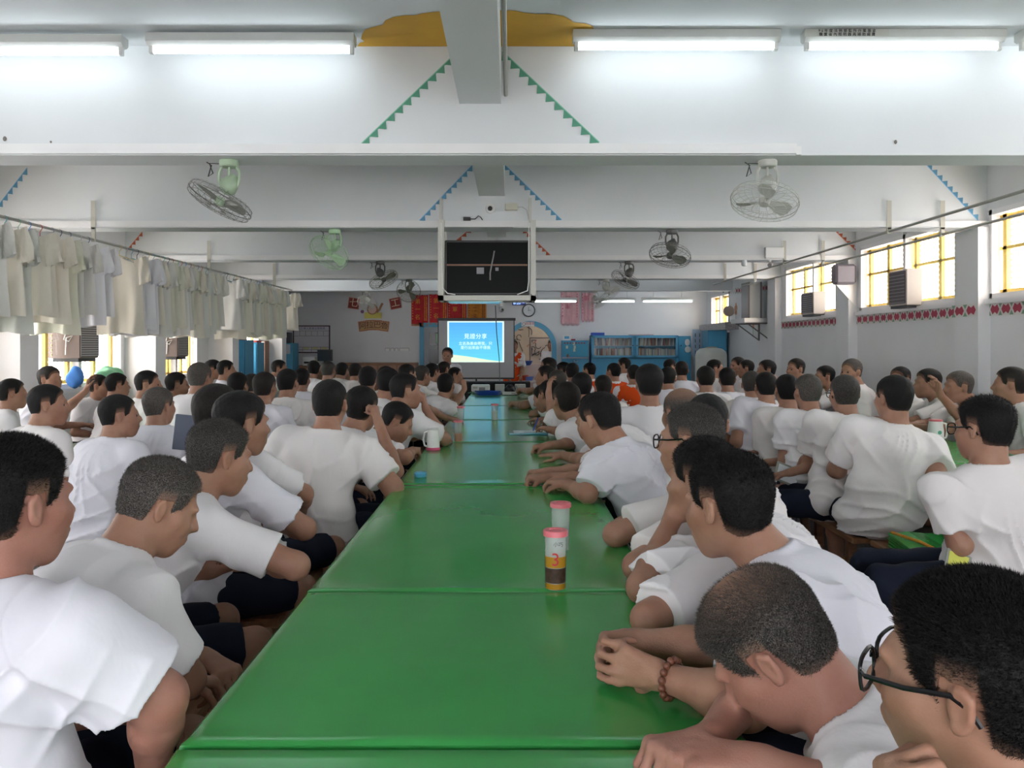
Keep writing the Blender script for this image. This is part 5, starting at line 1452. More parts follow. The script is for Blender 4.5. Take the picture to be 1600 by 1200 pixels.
# ================================================================ BACK OF THE HALL
def xb(px, Y=YB): return (px-798)*Y/FPX
def zb(py, Y=YB): return CAMZ-(py-540)*Y/FPX
def textp(txt, size, parent, m, x, y, z, rot=0, name='lettering', sp=1.0, ext=.002): 
    return text_mesh(txt, size, parent, name, m, (x, y, z), rot=(pi/2, rot, 0), ext=ext, spacing=sp)
# projection screen
Ys = 15.3
X0, X1, Z0, Z1 = xb(685,Ys), xb(803,Ys), zb(590,Ys), zb(501,Ys)
cx = (X0+X1)/2
e = empty('projection_screen', 'projection screen showing a blue slide with white Chinese writing', 'screen', (cx, Ys, 0))
hw = (X1-X0)/2
m = MB().box((-hw,0,Z0),(hw,.012,Z1)); fab = m.build('screen_fabric', mat('screen fabric', (.48,.48,.50), .8), e)
m = MB(); m.box((-hw-.02,-.01,Z1),(hw+.03,.05,Z1+.05)); m.build('roller_case', dark_m, e)
m = MB(); m.box((-hw-.012,-.004,Z0-.02),(-hw+.006,.014,Z1)); m.box((hw-.006,-.004,Z0-.02),(hw+.012,.014,Z1)); m.box((-hw,-.006,Z0-.03),(hw,.016,Z0)); m.build('border', dark_m, e)
m = MB(); m.cyl((0,.06,.0),(0,.06,Z1), .016, n=10); m.build('pole', dark_m, e)
for a in (0.4, 2.5, 4.6): m = MB().cyl((0,.06,.35),(.45*cos(a),.06+.45*sin(a),.0), .012, n=8); m.build('leg', dark_m, e)
def emis(name, c, s_=1.0):
    return mat(name, tuple(x*.3 for x in c), .8, emit=c, estr=s_)
sx0, sx1, sz0, sz1 = xb(699,Ys)-cx, xb(787.5,Ys)-cx, zb(566,Ys), zb(502,Ys)
sl = MB().box((sx0,-.0015,sz0),(sx1,-.0005,sz1)).build('projected_slide', emis('slide white', (.75,.95,.90), .9), e)
# blue area as a graphic in vertical bands of the slide design
b = MB(); bx0, bx1 = sx0+.03, sx1-.03; zt = sz1-.02
nb = 10; cols_ = []
def wave(u): return sz0+.035+.10*(1-u)**1.3+.018*sin(u*4.0+.6)
zb_m = sz0+.02
for k in range(nb):
    b.cur = k; za, zc_ = zt-(zt-zb_m)*k/nb, zt-(zt-zb_m)*(k+1)/nb
    for i in range(24):
        ua, ub = i/24, (i+1)/24; xa_, xb_ = bx0+(bx1-bx0)*ua, bx0+(bx1-bx0)*ub
        la, lb = max(zc_, wave(ua)), max(zc_, wave(ub))
        if la < za or lb < za: b.add([(xa_,-.003,min(za,za)),(xb_,-.003,za),(xb_,-.003,min(lb,za)),(xa_,-.003,min(la,za))], [(0,3,2,1)])
    t = k/(nb-1); cols_.append(emis('slide blue %d' % k, (.09+.04*t,.40+.22*t,.80+.02*t), .9))
b.build('blue_field', cols_, sl)
b = MB(); b.add([(bx0,-.002,sz0+.008),(bx1,-.002,sz0+.008),(bx1,-.002,wave(1))]+[(bx0+(bx1-bx0)*i/24,-.002,wave(i/24)) for i in range(23,-1,-1)], [tuple(range(27))]); b.build('sand_field', emis('slide sand', (.72,.86,.62), .9), sl)
tw = emis('slide lettering', (.75,.95,.95), 1.0)
text_mesh('見證分享', .105, sl, 'slide_title', tw, (xb(743,Ys)-cx,-.004,zb(526,Ys)), ext=.001, spacing=1.08)
text_mesh('立志為善由得我，只', .070, sl, 'slide_text', tw, (xb(743,Ys)-cx,-.004,zb(537,Ys)), ext=.001)
text_mesh('是行出來由不得我', .070, sl, 'slide_text', tw, (xb(743,Ys)-cx,-.004,zb(543.5,Ys)), ext=.001)
# black draped table behind the projector table
e = empty('draped_table', 'low table draped in black cloth under the projection screen', 'table', (xb(745,14.6), 14.75, 0))
m = MB(); n = 40; hw2 = .95; vs = []
for i in range(n+1):
    x_ = -hw2+2*hw2*i/n; y_ = -.25+.018*sin(i*1.9)
    vs += [(x_, y_, .02), (x_, y_+.01*sin(i), .80)]
m.add(vs, [(2*i, 2*i+2, 2*i+3, 2*i+1) for i in range(n)]); m.box((-hw2,-.24,.03),(hw2,.25,.80)); m.build('cloth', black_cloth, e)

# wall clock
e = empty('wall_clock', 'round wall clock with dark rim under the hanging lamps', 'clock', (xb(826), YB-.001, zb(485)))
m = MB(); m.cyl((0,0,0),(0,-.04,0), .135, n=28); m.build('face', mat('clock face', (.62,.64,.66), .3), e, True)
m = MB().tube([(.14*cos(a),-.03,.14*sin(a)) for a in [2*pi*i/32 for i in range(32)]], .016, 8, closed=True); m.build('rim', mat('clock rim', (.05,.055,.06), .3), e, True)
m = MB(); m.box((-.004,-.045,-.02),(.004,-.042,.085)); m.box((-.02,-.045,-.004),(.06,-.042,.004)); m.build('hands', dark_m, e)
# blue led display
e = empty('led_display', 'small blue lit display left of the first hanging lamp', 'display', (xb(813), YB-.02, zb(474)))
m = MB().box((-.19,0,-.045),(.13,.02,.045)); bd = m.build('panel', mat('led panel', (.03,.05,.25), .4), e); text_mesh('81257 **', .075, bd, 'lettering', emis('blue led', (.35,.55,1.0), 2.2), (-.03,-.003,0))
# banners
def banner(px0, px1, py0, py1, cloth, txt, label, tm=gold_m, Yb_=YB-.02, scallop=False, fringe=True):
    x0, x1, z1, z0 = xb(px0), xb(px1), zb(py0), zb(py1); w_ = x1-x0
    e = empty('banner', label, 'banner', ((x0+x1)/2, Yb_, z1))
    m = MB(); n = 24; H = z0-z1; vs = []
    def low(i): return H-(.05*abs(sin(i/n*pi*4)) if scallop else 0)
    for i in range(n+1):
        x_ = -w_/2+w_*i/n; y_ = -.012*sin(i*.9)-.01
        vs += [(x_, y_, 0), (x_, y_-.004*sin(i), low(i))]
    m.add(vs, [(2*i, 2*i+1, 2*i+3, 2*i+2) for i in range(n)]); m.add([(v[0], v[1]+.006, v[2]) for v in vs], [(2*i, 2*i+2, 2*i+3, 2*i+1) for i in range(n)])
    m.build('cloth', cloth, e, True)
    m = MB().cyl((-w_/2-.02,-.01,0),(w_/2+.02,-.01,0), .010, n=8); m.build('rod', steel_m, e)
    if fringe:
        m = MB()
        for i in range(34):
            x_ = -w_/2+w_*(i+.5)/34; y_ = -.012*sin((i/34*24)*.9)-.012; m.box((x_-.004,y_-.002,low(i/34*24)-.05),(x_+.004,y_,low(i/34*24)))
        m.build('fringe', cloth if scallop else mat('gold fringe', (.60,.20,.06), .7), e)
    for i, c in enumerate(txt): text_mesh(c, .13, e, 'lettering', tm, (-w_*.12,-.028,H*(.24+.27*i)), ext=.001)
    for sx_, cnt in (((-.42, 9), (.30, 16), (.40, 16)) if fringe and not scallop else ((-.40, 7), (.38, 9))):
        m = MB(); r = random.Random(int(px0)+int(sx_*100))
        for i in range(cnt):
            zz = H*(.08+.84*i/cnt); m.box((sx_*w_-.012,-.03,zz-.012),(sx_*w_+.012*r.uniform(.4,1.3),-.027,zz+.01))
        m.build('side_lettering', tm, e)
    return e
banner(643, 669, 461, 506, red_m, '第一名', 'leftmost red banner with gold writing and fringe')
banner(671, 699, 460, 504, red_m, '第一名', 'second red banner, partly behind the television frame')
banner(700, 729, 462, 505, red_m, '冠軍', 'third red banner, below the television')
banner(731, 760, 462, 505, orange_m, '第二名', 'orange banner right of the red ones', mat('dark red print', (.25,.04,.02), .6))
pinkt = mat('rose print', (.50,.08,.14), .6)
banner(876, 905, 456, 503, pink_m, '冠軍', 'wide pink scalloped pennant on the far wall', pinkt, scallop=True)
banner(908, 928, 457, 497, pink_m, '軍', 'narrow pink pennant beside the wide one', pinkt, scallop=True)
# plaques and sign
pl_m = mat('plaque maroon', (.28,.03,.03), .6); pl_e = mat('plaque edge', (.50,.16,.10), .6); cream_t = mat('cream lettering', (.80,.62,.40), .5)
for (px, py, ch, rz, l) in ((553,474,'七',.14,'left maroon plaque with a cream character'),(618,474,'工',-.20,'right maroon plaque with a cream character')):
    e = empty('plaque', l, 'sign', (xb(px), YB-.001, zb(py))); m = MB().box((-.13,-.02,-.13),(.13,0,.13)); o = m.build('board', pl_e, e); o.rotation_euler = (0,rz,0)
    m = MB().box((-.115,-.024,-.115),(.115,-.018,.115)); m.build('field', pl_m, o); text_mesh(ch, .22, o, 'lettering', cream_t, (0,-.026,0), ext=.002)
e = empty('name_sign', 'curved sign of four maroon tiles with cream characters under the plaques', 'sign', (xb(584), YB-.001, zb(509)))
for i, ch in enumerate('阿拉巴魯'):
    a = (i-1.5)*.09; m = MB().box((-.10,-.02,-.12),(.10,0,.12)); o = m.build('tile', pl_e, e); o.location = ((i-1.5)*.172, 0, -.02*abs(i-1.5)**1.5*.8+.02); o.rotation_euler = (0,(-.13,-.05,.05,.13)[i]*-1*-1,0)
    m = MB().box((-.082,-.024,-.10),(.082,-.018,.10)); m.build('field', mat('sign tan', (.55,.33,.14), .6), o); text_mesh(ch, .18, o, 'lettering', mat('sign ink', (.10,.02,.03), .5), (0,-.026,0), ext=.003)
# decorative cut-out under the plaques: a plain generic board in similar colours
e = empty('cutout_board', 'colourful plain cut-out board between the two plaques', 'sign', (xb(582), YB-.001, zb(487)))
m = MB().cyl((0,0,.06),(0,-.02,.06), .13, n=24); m.build('brown_disc', mat('tan board', (.42,.22,.10), .6), e); m = MB().cyl((0,-.02,.05),(0,-.026,.05), .095, n=20); m.build('pink_disc', mat('peach board', (.72,.50,.42), .6), e)
m = MB().box((-.19,-.018,-.16),(.22,-.002,-.02)); m.build('yellow_panel', mat('yellow board', (.70,.62,.14), .6), e); m = MB(); m.cyl((-.24,0,.0),(-.24,-.02,.0), .04, n=14); m.build('violet_disc', mat('violet board', (.25,.12,.25), .6), e)
m = MB(); m.tube([(.10,-.012,-.02),(.17,-.012,.05),(.20,-.012,.13),(.24,-.012,.20)], .026, 8); m.build('brown_bar', mat('tan board', (.42,.22,.10), .6), e, True)
# row of small frames
for (a, c), l in zip(((-.29,-.18),(-.16,-.08),(-.06,.02),(.05,.28)), ('leftmost small white frame left of the blue door','second small white frame left of the blue door','third small white frame left of the blue door','wide small white frame nearest the blue door')):
    e = empty('picture_frame', l, 'frame', (xb(621)+a, YB-.001, zb(546))); c -= a
    MB().box((0,-.012,-.035),(c,0,.035)).build('backing', mat('frame shade', (.30,.27,.30), .6), e); MB().box((.008,-.015,-.035),(c-.008,-.011,.025)).build('sheet', white_m, e)
# framed chart
Yc = YB-.03; e = empty('framed_chart', 'dark framed white chart with ruled boxes on the far wall at left', 'chart', (xb(487), YB-.001, zb(530)))
hw, hh = (xb(516)-xb(458))/2, (zb(508)-zb(551))/2
m = MB(); m.box((-hw,-.03,-hh),(-hw+.025,0,hh)); m.box((hw-.025,-.03,-hh),(hw,0,hh)); m.box((-hw,-.03,hh-.025),(hw,0,hh)); m.box((-hw,-.03,-hh),(hw,0,-hh+.025)); m.build('frame', mat('dark brown frame', (.07,.03,.03), .4), e)
m = MB().box((-hw+.02,-.012,-hh+.02),(hw-.02,-.002,hh-.02)); sh = m.build('sheet', mat('chart sheet', (.66,.64,.68), .5), e)
text_mesh('七工場人員進出管制表', .062, sh, 'chart_title', mat('purple ink', (.10,.08,.25), .6), (0,-.015,hh-.075), ext=.001, spacing=1.1)
m = MB(); ln = lambda x0,x1,z0,z1: m.box((x0,-.0145,z0),(x1,-.0125,z1))
for z_ in (hh-.13, hh-.25, -hh+.14, -hh+.075): ln(-hw+.02, hw-.02, z_-.003, z_+.003)
for i in range(1,6): x_ = -hw+.02+(2*hw-.04)*i/6; ln(x_-.003, x_+.003, hh-.25, hh-.13)
for i in range(1,4): x_ = -hw+.02+(2*hw-.04)*i/4; ln(x_-.003, x_+.003, -hh+.02, -hh+.14)
m.build('ruling', ink, sh)
m = MB()
for i in range(1,4): x_ = -hw+.02+(2*hw-.04)*i/4; m.box((x_+.01,-.0145,-hh+.085),(x_+.16,-.0125,-hh+.135))
m.build('yellow_cell', mat('yellow paper', (.62,.58,.30), .6), sh)

# cabinets at left back
def cab(px0, px1, pyt, Y, depth, label, mm, doors=2, name='blue_cabinet', side=blue_dark):
    x0, x1, zt = xb(px0,Y), xb(px1,Y), zb(pyt,Y)
    e = empty(name, label, 'cabinet', ((x0+x1)/2, Y, 0)); hw = (x1-x0)/2
    MB().box((-hw,0,.05),(hw,depth,zt)).build('body', side, e)
    MB().box((-hw+.02,.02,0),(hw-.02,depth-.02,.05)).build('plinth', dark_m, e)
    for d_ in range(doors):
        a = -hw+.01+(2*hw-.02)*d_/doors; c = a+(2*hw-.02)/doors-.008
        o = MB().bbox((a,-.018,.07),(c,0,zt-.02), .004).build('door', mm, e)
        MB().cyl((c-.04,-.03,zt*.55),(c-.04,-.03,zt*.55+.12), .006, n=6).build('handle', steel_m, o)
    return e
cab(357, 383, 531, 15.0, .5, 'bright blue steel cabinet against the left wall below the last hanging shirts', blue_m, 1)
e = empty('book_tray', 'orange tray of papers on top of the bright blue cabinet', 'tray', (xb(369,15.2), 15.2, zb(531,15.0))); MB().bbox((-.13,-.1,0),(.17,.1,.07), .02).build('tray', mat('orange plastic', (.60,.22,.05), .5), e); MB().box((.02,-.08,.07),(.12,.05,.11)).build('papers', wood_m, e)
cab(384, 402, 535, 15.9, .45, 'second blue steel cabinet behind the bright one, red strip on top', blue_m, 1)
MB().box((xb(385,15.9),15.9,zb(535,15.9)),(xb(401,15.9),16.2,zb(532,15.9))).build('red_box', mat('flat red', (.45,.05,.05), .6)); tag(bpy.data.objects['red_box'], 'flat red box on the second blue cabinet', 'box')
e = empty('open_shelf', 'narrow open wooden shelf between the blue cabinets', 'shelf', (xb(408,16.8), 16.8, 0)); hw = .065
m = MB(); m.box((-hw-.012,0,0),(-hw,.3,1.55)); m.box((hw,0,0),(hw+.012,.3,1.55)); m.build('side_panel', wood_m, e)
for k_ in range(4): MB().box((-hw,0,.25+k_*.42),(hw,.3,.27+k_*.42)).build('board', lgrey_m, e)
cab(420, 457, 536, 17.55, .5, 'dark blue steel cabinet with a paper notice on its door', blue_dark, 1)
MB().box((xb(444,17.55)-.0,17.522,zb(553,17.5)),(xb(454,17.55),17.528,zb(538,17.5))).build('paper_notice', mat('grey paper', (.45,.47,.50), .7)); tag(bpy.data.objects['paper_notice'], 'white paper notice on the dark blue cabinet', 'paper')
e = empty('black_loudspeaker', 'black box loudspeaker on top of the dark blue cabinet', 'loudspeaker', (xb(446,17.75), 17.75, zb(536,17.55))); MB().bbox((-.12,-.1,0),(.12,.1,.23), .008).build('housing', dark_m, e); MB().box((-.03,-.104,.02),(.11,-.1,.21)).build('grille', mat('speaker cloth', (.07,.07,.08), .9), e)
# desk and monitor, brown cupboard
e = empty('desk_cupboard', 'long brown wooden cupboard along the far wall', 'cupboard', (xb(590,18.6), 18.6, 0)); hw = (xb(650,18.6)-xb(530,18.6))/2; zt = zb(567,18.6)
MB().box((-hw,0,0),(hw,.5,zt)).build('body', wood_m, e)
for k_ in range(4): o = MB().bbox((-hw+.02+k_*hw/2,-.02,.06),(-hw+(k_+1)*hw/2-.01,0,zt-.06), .004).build('door', mat('brown door panel', (.28,.15,.09), .5), e); MB().sph((-hw+(k_+1)*hw/2-.05,-.03,zt*.6), .012, 8, 6).build('knob', steel_m, o)
e = empty('desk', 'brown desk under the framed chart', 'desk', (xb(490,18.3), 18.3, 0)); hw = .5; zt = 1.0
MB().bbox((-hw,-.0,zt-.04),(hw,.6,zt), .005).build('desktop', wood_m, e)
for s_ in (-1,1): MB().box((s_*(hw-.03)-.02,.02,0),(s_*(hw-.03)+.02,.58,zt-.04)).build('side_panel', wood_m, e)
MB().box((-hw+.03,.03,.3),(hw-.03,.05,zt-.04)).build('front_panel', wood_m, e)
e = empty('monitor', 'black computer monitor on the brown desk', 'monitor', (xb(507,18.4), 18.45, 1.0)); MB().bbox((-.17,-.02,.10),(.17,.02,.36), .006).build('housing', dark_m, e); MB().box((-.15,-.022,.12),(.15,-.019,.34)).build('screen', mat('monitor glass', (.03,.03,.035), .2), e); MB().box((-.03,0,0),(.03,.03,.12)).build('stand', dark_m, e); MB().box((-.1,-.07,0),(.1,.09,.012)).build('foot', dark_m, e)
e = empty('white_printer', 'white printer beside the computer monitor', 'printer', (xb(484,18.5), 18.5, 1.0)); MB().bbox((-.14,-.12,0),(.14,.14,.20), .015).build('housing', white_m, e); MB().box((-.1,-.125,.05),(.1,-.118,.09)).build('slot', dark_m, e)

# book shelves at right back
Yk = 18.95
x0, x1 = xb(924,Yk), xb(1060,Yk); zt, zm = zb(524,Yk), zb(556,Yk)
e = empty('bookcase', 'wide blue bookcase with two glazed bays of books', 'bookcase', ((x0+x1)/2, Yk, 0)); hw = (x1-x0)/2
m = MB(); m.box((-hw,0,0),(-hw+.03,.4,zt)); m.box((hw-.03,0,0),(hw,.4,zt)); m.box((-.02,0,zm-.05),(.02,.4,zt)); m.box((-hw,.38,0),(hw,.4,zt)); m.box((-hw,0,zt-.03),(hw,.4,zt)); m.box((-hw,0,zm-.05),(hw,.4,zm-.01)); m.build('carcass', blue_m, e)
MB().box((-hw+.03,.03,.02),(hw-.03,.36,zm-.06)).build('lower_cupboard', blue_m, e)
zshelf = (zm+zt)/2
MB().box((-hw+.03,.05,zshelf-.012),(hw-.03,.38,zshelf)).build('shelf', mat('pale blue shelf', (.25,.45,.60), .5), e)
for s_ in (-1,1):
    a, c = (-hw+.02, -.03) if s_ < 0 else (.03, hw-.02)
    m = MB(); m.box((a,-.015,zm-.03),(a+.045,0,zt-.02)); m.box((c-.045,-.015,zm-.03),(c,0,zt-.02)); m.box((a,-.015,zt-.06),(c,0,zt-.02)); m.box((a,-.015,zm-.03),(c,0,zm+.01))
    d_ = m.build('door', mat('light blue door', (.12,.42,.66), .4), e); MB().box((a+.045,-.008,zm+.01),(c-.045,-.005,zt-.06)).build('glass_pane', glass_m, d_)
    MB().sph((-.045*s_*-1*-1 if False else (c-.02 if s_ < 0 else a+.02),-.025,(zm+zt)/2), .014, 8, 6).build('knob', dark_m, d_)
bcols = [(.60,.58,.54),(.50,.45,.40),(.35,.10,.08),(.62,.60,.62),(.25,.28,.32),(.55,.50,.35),(.40,.18,.14),(.66,.66,.66),(.18,.22,.20),(.45,.36,.30)]
bms = [mat('book cover %d' % i, c, .6) for i, c in enumerate(bcols)]
rs = random.Random(3); book0 = None; nb_ = [0, 0]
for row, zs_ in ((0, zm-.005), (1, zshelf+.002)):
    x_ = -hw+.07
    while x_ < hw-.08:
        if -.07 < x_ < .05: x_ = .06
        w_ = rs.uniform(.018,.042); h_ = rs.uniform(.15,.20)
        if book0 is None:
            book0 = MB().bbox((-.5,-.12,0),(.5,.06,1), .0).build('book', bms[0]); o = book0
        else: o = book0.copy(); COL.objects.link(o)
        o.material_slots[0].link = 'OBJECT'; o.material_slots[0].material = rs.choice(bms)
        o.scale = (w_, 1, h_); o.location = ((x0+x1)/2+x_+w_/2, Yk+.18, zs_)
        if row: o.rotation_euler = (0, rs.choice((0,0,.12,-.1)), 0)
        nb_[row] += 1; tag(o, 'thin book on the %s shelf of the blue bookcase, %s from the left' % ('upper' if row else 'lower', ORD[nb_[row]-1]), 'book', 'books on the %s shelf' % ('upper' if row else 'lower'))
        x_ += w_+.004+(.02 if rs.random() < .08 else 0)
o = MB().bbox((xb(925,Yk),Yk+.05,zt),(xb(945,Yk),Yk+.3,zt+.065), .004).build('blue_box', mat('ultramarine box', (.03,.10,.50), .5)); tag(o, 'flat dark blue box on top of the bookcase at its left end', 'box')
o = MB().bbox((xb(985,Yk),Yk+.05,zt),(xb(1022,Yk),Yk+.3,zt+.025), .004).build('flat_parcel', mat('pinkish card', (.55,.38,.40), .6)); tag(o, 'thin pinkish parcel lying on top of the bookcase', 'box')
# notice cabinet left of the bookcase
e = empty('notice_cabinet', 'blue notice cabinet with coloured letters left of the bookcase', 'cabinet', (xb(899,Yk), Yk, 0)); hw = (xb(919,Yk)-xb(878,Yk))/2
MB().box((-hw,0,0),(hw,.4,zb(532,Yk))).build('body', blue_m, e)
MB().box((-hw+.01,-.012,zb(557,Yk)),(hw-.01,0,zb(534,Yk))).build('notice_board', mat('board blue', (.05,.33,.52), .5), e)
MB().box((-hw-.01,-.06,zb(560,Yk)),(hw+.01,0,zb(558,Yk))).build('ledge', mat('grey ledge', (.35,.38,.45), .5), e)
m = MB(); r = random.Random(2)
for i in range(8): m.box((-hw+.04+i*.065,-.016,zb(537,Yk)),(-hw+.075+i*.065,-.012,zb(535,Yk)))
m.build('header_tag', maroon_m, e)
m = MB()
for (a, c) in ((-.06,.1),(-.04,.02),(-.22,.02),(-.05,-.05)): m.box((a,-.016,zb(546,Yk)+c),(a+.05,-.012,zb(546,Yk)+c+.07))
m.build('note', mat('pale green note', (.55,.66,.55), .6), e)
MB().tube([(-.03,-.02,zb(563,Yk)),(-.03,-.04,zb(565,Yk)),(.05,-.04,zb(565,Yk)),(.05,-.02,zb(563,Yk))], .008, 6).build('handle', steel_m, e)
MB().sph((-.08,-.0,zb(570,Yk)), (.06,.008,.06), 12, 8).build('round_sticker', mat('pale sticker', (.50,.66,.68), .6), e, True)
e = empty('leaflet_holder', 'white and blue leaflet holder on the notice cabinet', 'holder', (xb(887,Yk), Yk+.1, zb(532,Yk))); MB().box((-.10,-.02,0),(.10,.02,.13)).build('plate', white_m, e); MB().box((-.07,-.024,.04),(.04,-.02,.10)).build('blue_print', blue_m, e)
o = MB().bbox((-.05,-.05,0),(.05,.05,.035), .005).build('brown_box', maroon_m, None, False, (xb(896,Yk), Yk+.1, zb(532,Yk))); tag(o, 'small dark red box on the notice cabinet', 'box')
e = empty('pencil_cup', 'brown pencil cup on the ledge of the notice cabinet', 'cup', (xb(887,Yk), Yk-.035, zb(558,Yk))); MB().cyl((0,0,0),(0,0,.06), .025, n=12).build('cup_body', wood_m, e); MB().cyl((.005,0,.03),(.012,0,.10), .004, n=6).build('pencil', dark_m, e)
# blue panel, hook board, lockers
e = empty('blue_cupboard', 'plain blue cupboard panel right of the bookcase with white round stickers', 'cupboard', (xb(1070,Yk), Yk, 0)); hw = .14
MB().box((-hw,0,0),(hw,.4,zb(525,Yk))).build('body', blue_m, e); m = MB(); m.sph((.06,-.0,zb(535,Yk)), (.06,.006,.08), 14, 8); m.sph((.07,-.0,zb(546,Yk)), (.07,.006,.075), 14, 8); m.build('white_sticker', white_m, e, True); MB().sph((-.09,-.01,zb(540,Yk)), .014, 8, 6).build('knob', dark_m, e)
e = empty('key_board', 'pale hook board with rows of hanging keys', 'board', (xb(1092,Yk), Yk-.1, zb(535,Yk))); hw = .17
MB().box((-hw,0,-.31),(hw,.02,.30)).build('board', mat('pale lilac board', (.36,.48,.62), .5), e)
for zi in range(4):
    for xi in range(3): MB().tube([(-.11+xi*.1,-.0,.2-zi*.13),(-.11+xi*.1,-.02,.2-zi*.13),(-.11+xi*.1,-.02,.14-zi*.13),(-.10+xi*.1,-.02,.13-zi*.13)], .007, 5).build('hook', dark_m, e)
cab(1106, 1136, 516, 17.4, .5, 'blue steel locker in the far right corner', blue_m, 1)
e = empty('water_tank', 'round white plastic water tank in front of the far right corner', 'tank', (xb(1111,16.4), 16.4, 0))
MB().lathe([(.27,0),(.31,.05),(.31,1.25),(.29,1.33),(.22,1.385),(.12,1.405),(.001,1.41)], n=28).build('tank_body', mat('tank plastic', (.62,.66,.62), .5), e, True)
MB().tube([(-.2,0,1.36),(-.1,-.02,1.41),(0,-.02,1.425),(.1,-.02,1.41),(.2,0,1.36)], .008, 6).build('strap', mat('tan strap', (.5,.4,.2), .6), e, True)
# sign over arch
e = empty('door_sign', 'white sign over the arched doorway', 'sign', (ACX-.05, YB-.035, AZ+AR+.04)); sg = MB().box((-.15,-.01,-.055),(.15,0,.055)).build('plate', white_m, e)
text_mesh('調理室', .075, sg, 'lettering', mat('red sign ink', (.55,.04,.04), .5), (.05,-.012,.01)); MB().tube([(-.095+.034*cos(a),-.012,.034*sin(a)) for a in [2*pi*i/20 for i in range(20)]], .004, 5, closed=True).build('ring_symbol', ink, sg)
# kitchen wall: vines and panel, tiled counter
YK = YB+2.0
e = empty('vine_artwork', 'tall cream panel with dark vine pattern seen through the arch', 'panel', (xb(846,YK-.3), YK-.3, 0)); hw = .28
MB().box((-hw,0,0),(hw,.04,zb(529,YK-.3))).build('board', mat('panel cream', (.60,.50,.40), .7), e); zt = zb(529,YK-.3)
m = MB(); m.box((-hw-.03,-.01,0),(-hw,.05,zt+.03)); m.box((-hw,-.01,zt),(hw+.03,.05,zt+.03)); m.build('frame', mat('taupe frame', (.18,.15,.13), .6), e)
r = random.Random(12); vm = mat('vine dark', (.05,.04,.05), .6); vo = mat('vine orange', (.55,.14,.05), .6)
def vines(x0, x1, z0, z1, y, n, parent, off=(0,0,0)):
    for k_ in range(n):
        x_, z_ = r.uniform(x0, x1), r.uniform(z0, z1); a = r.uniform(0, 6.28); w_ = r.uniform(-.9,.9); pts = []
        for i in range(9):
            pts.append((x_-off[0], y-off[1], z_-off[2])); x_ = min(max(x_+.035*cos(a), x0), x1); z_ = min(max(z_+.035*sin(a), z0), z1); a += w_*.8; w_ *= .97 if i < 5 else -1.0
        MB().tube(pts, .009, 5).build('vine', vo if k_ % 5 == 4 else vm, parent, True)
vines(-hw+.03, hw-.03, 1.1, zt-.04, -.01, 14, e)
e2 = empty('wall_painting', 'painted vine pattern on the cream kitchen wall seen through the arch', 'painting', (xb(815,YK), YK, 0))
vines(-.28, .28, 1.1, 2.0, -.006, 14, e2)
e = empty('kitchen_counter', 'white and pink tiled kitchen counter inside the arch', 'counter', (xb(846,YB+.6), YB+.6, 0))
x0_, x1_ = -.38, .34; zt = zb(569,YB+.6)
MB().box((x0_,0,0),(x1_,.5,zt)).build('body', mat('tile', (.62,.46,.42), .3), e); MB().box((.06,-.02,zt),(.34,.4,zt+.15)).build('raised_end', mat('tile white', (.62,.54,.50), .3), e)
m = MB()
for i in range(5): m.box((x0_+i*.18-.004,-.003,0),(x0_+i*.18+.004,0,zt))
for i in range(6): m.box((x0_,-.003,i*.19-.004),(x1_,0,i*.19+.004))
m.build('grout', lgrey_m, e)
for (px, py, c, l, nm) in ((825,565,(.05,.14,.50),'blue washing bowl on the tiled counter','bowl'),(818,588,(.65,.08,.03),'red bucket beside the man in the orange vest','bucket'),(826,590,(.12,.20,.55),'blue bucket beside the red one','bucket')):
    Y = 17.8 if py > 570 else YB+.65; zc0 = zb(py,Y)
    e = empty(nm, l, nm, (xb(px,Y), Y, zc0-.09)); MB().lathe([(.07,0),(.11,.10),(.118,.105)], n=18).build('body', mat(nm+str(px), c, .4), e, True); MB().tube([(.115*cos(a),.115*sin(a),.105) for a in [2*pi*i/18 for i in range(18)]], .007, 5, closed=True).build('rim', mat(nm+str(px), c, .4), e, True)
e = empty('side_table', 'low steel side table under the buckets', 'table', (xb(822,17.8), 17.8, 0)); zt = zb(588,17.8)-.09
MB().box((-.35,-.2,zt-.03),(.35,.2,zt-.001)).build('tabletop', steel_m, e)
for sx in (-1,1):
    for sy in (-1,1): MB().cyl((sx*.32,sy*.17,0),(sx*.32,sy*.17,zt-.03), .012, n=8).build('leg', steel_m, e)

# ================================================================ WINDOW THINGS
def fanbox(y0, y1, z0, z1, label):
    e = empty('ventilator_box', label, 'ventilator', (XR-.09, (y0+y1)/2, z0)); h = z1-z0; d_ = (y1-y0)/2
    MB().bbox((-.09,-d_,0),(.09,d_,h), .006).build('casing', mat('beige casing', (.52,.46,.42), .5), e)
    m = MB(); m.box((-.10,-d_+.02,.02),(-.09,d_-.02,h-.02)); g = m.build('grille', mat('vent dark', (.09,.07,.08), .5), e)
    m = MB()
    for i in range(9): m.box((-.105,-d_+.03,.03+i*(h-.06)/9),(-.10,d_-.03,.038+i*(h-.06)/9))
    m.build('slats', grey_m, g)
    MB().box((-.08,-d_+.02,-.03),(.09,d_-.02,0)).build('support', dark_m, e)
fanbox(12.1, 12.6, 1.92, 2.25, 'beige ventilator box in the far right window'); fanbox(9.25, 9.68, 1.91, 2.32, 'beige ventilator box in the middle right window')
e = empty('wall_loudspeaker', 'dark loudspeaker on a white triangular bracket between the right windows', 'loudspeaker', (4.46, 11.0, 2.27))
MB().bbox((-.13,-.09,0),(.15,.09,.27), .03).build('housing', mat('speaker grey', (.16,.14,.155), .5), e); MB().prism([(.17,-.0),(-.10,-.0),(.17,-.30)], lambda u,v,t: (u, -.02+t, v-.005), .04).build('bracket', white_m, e)
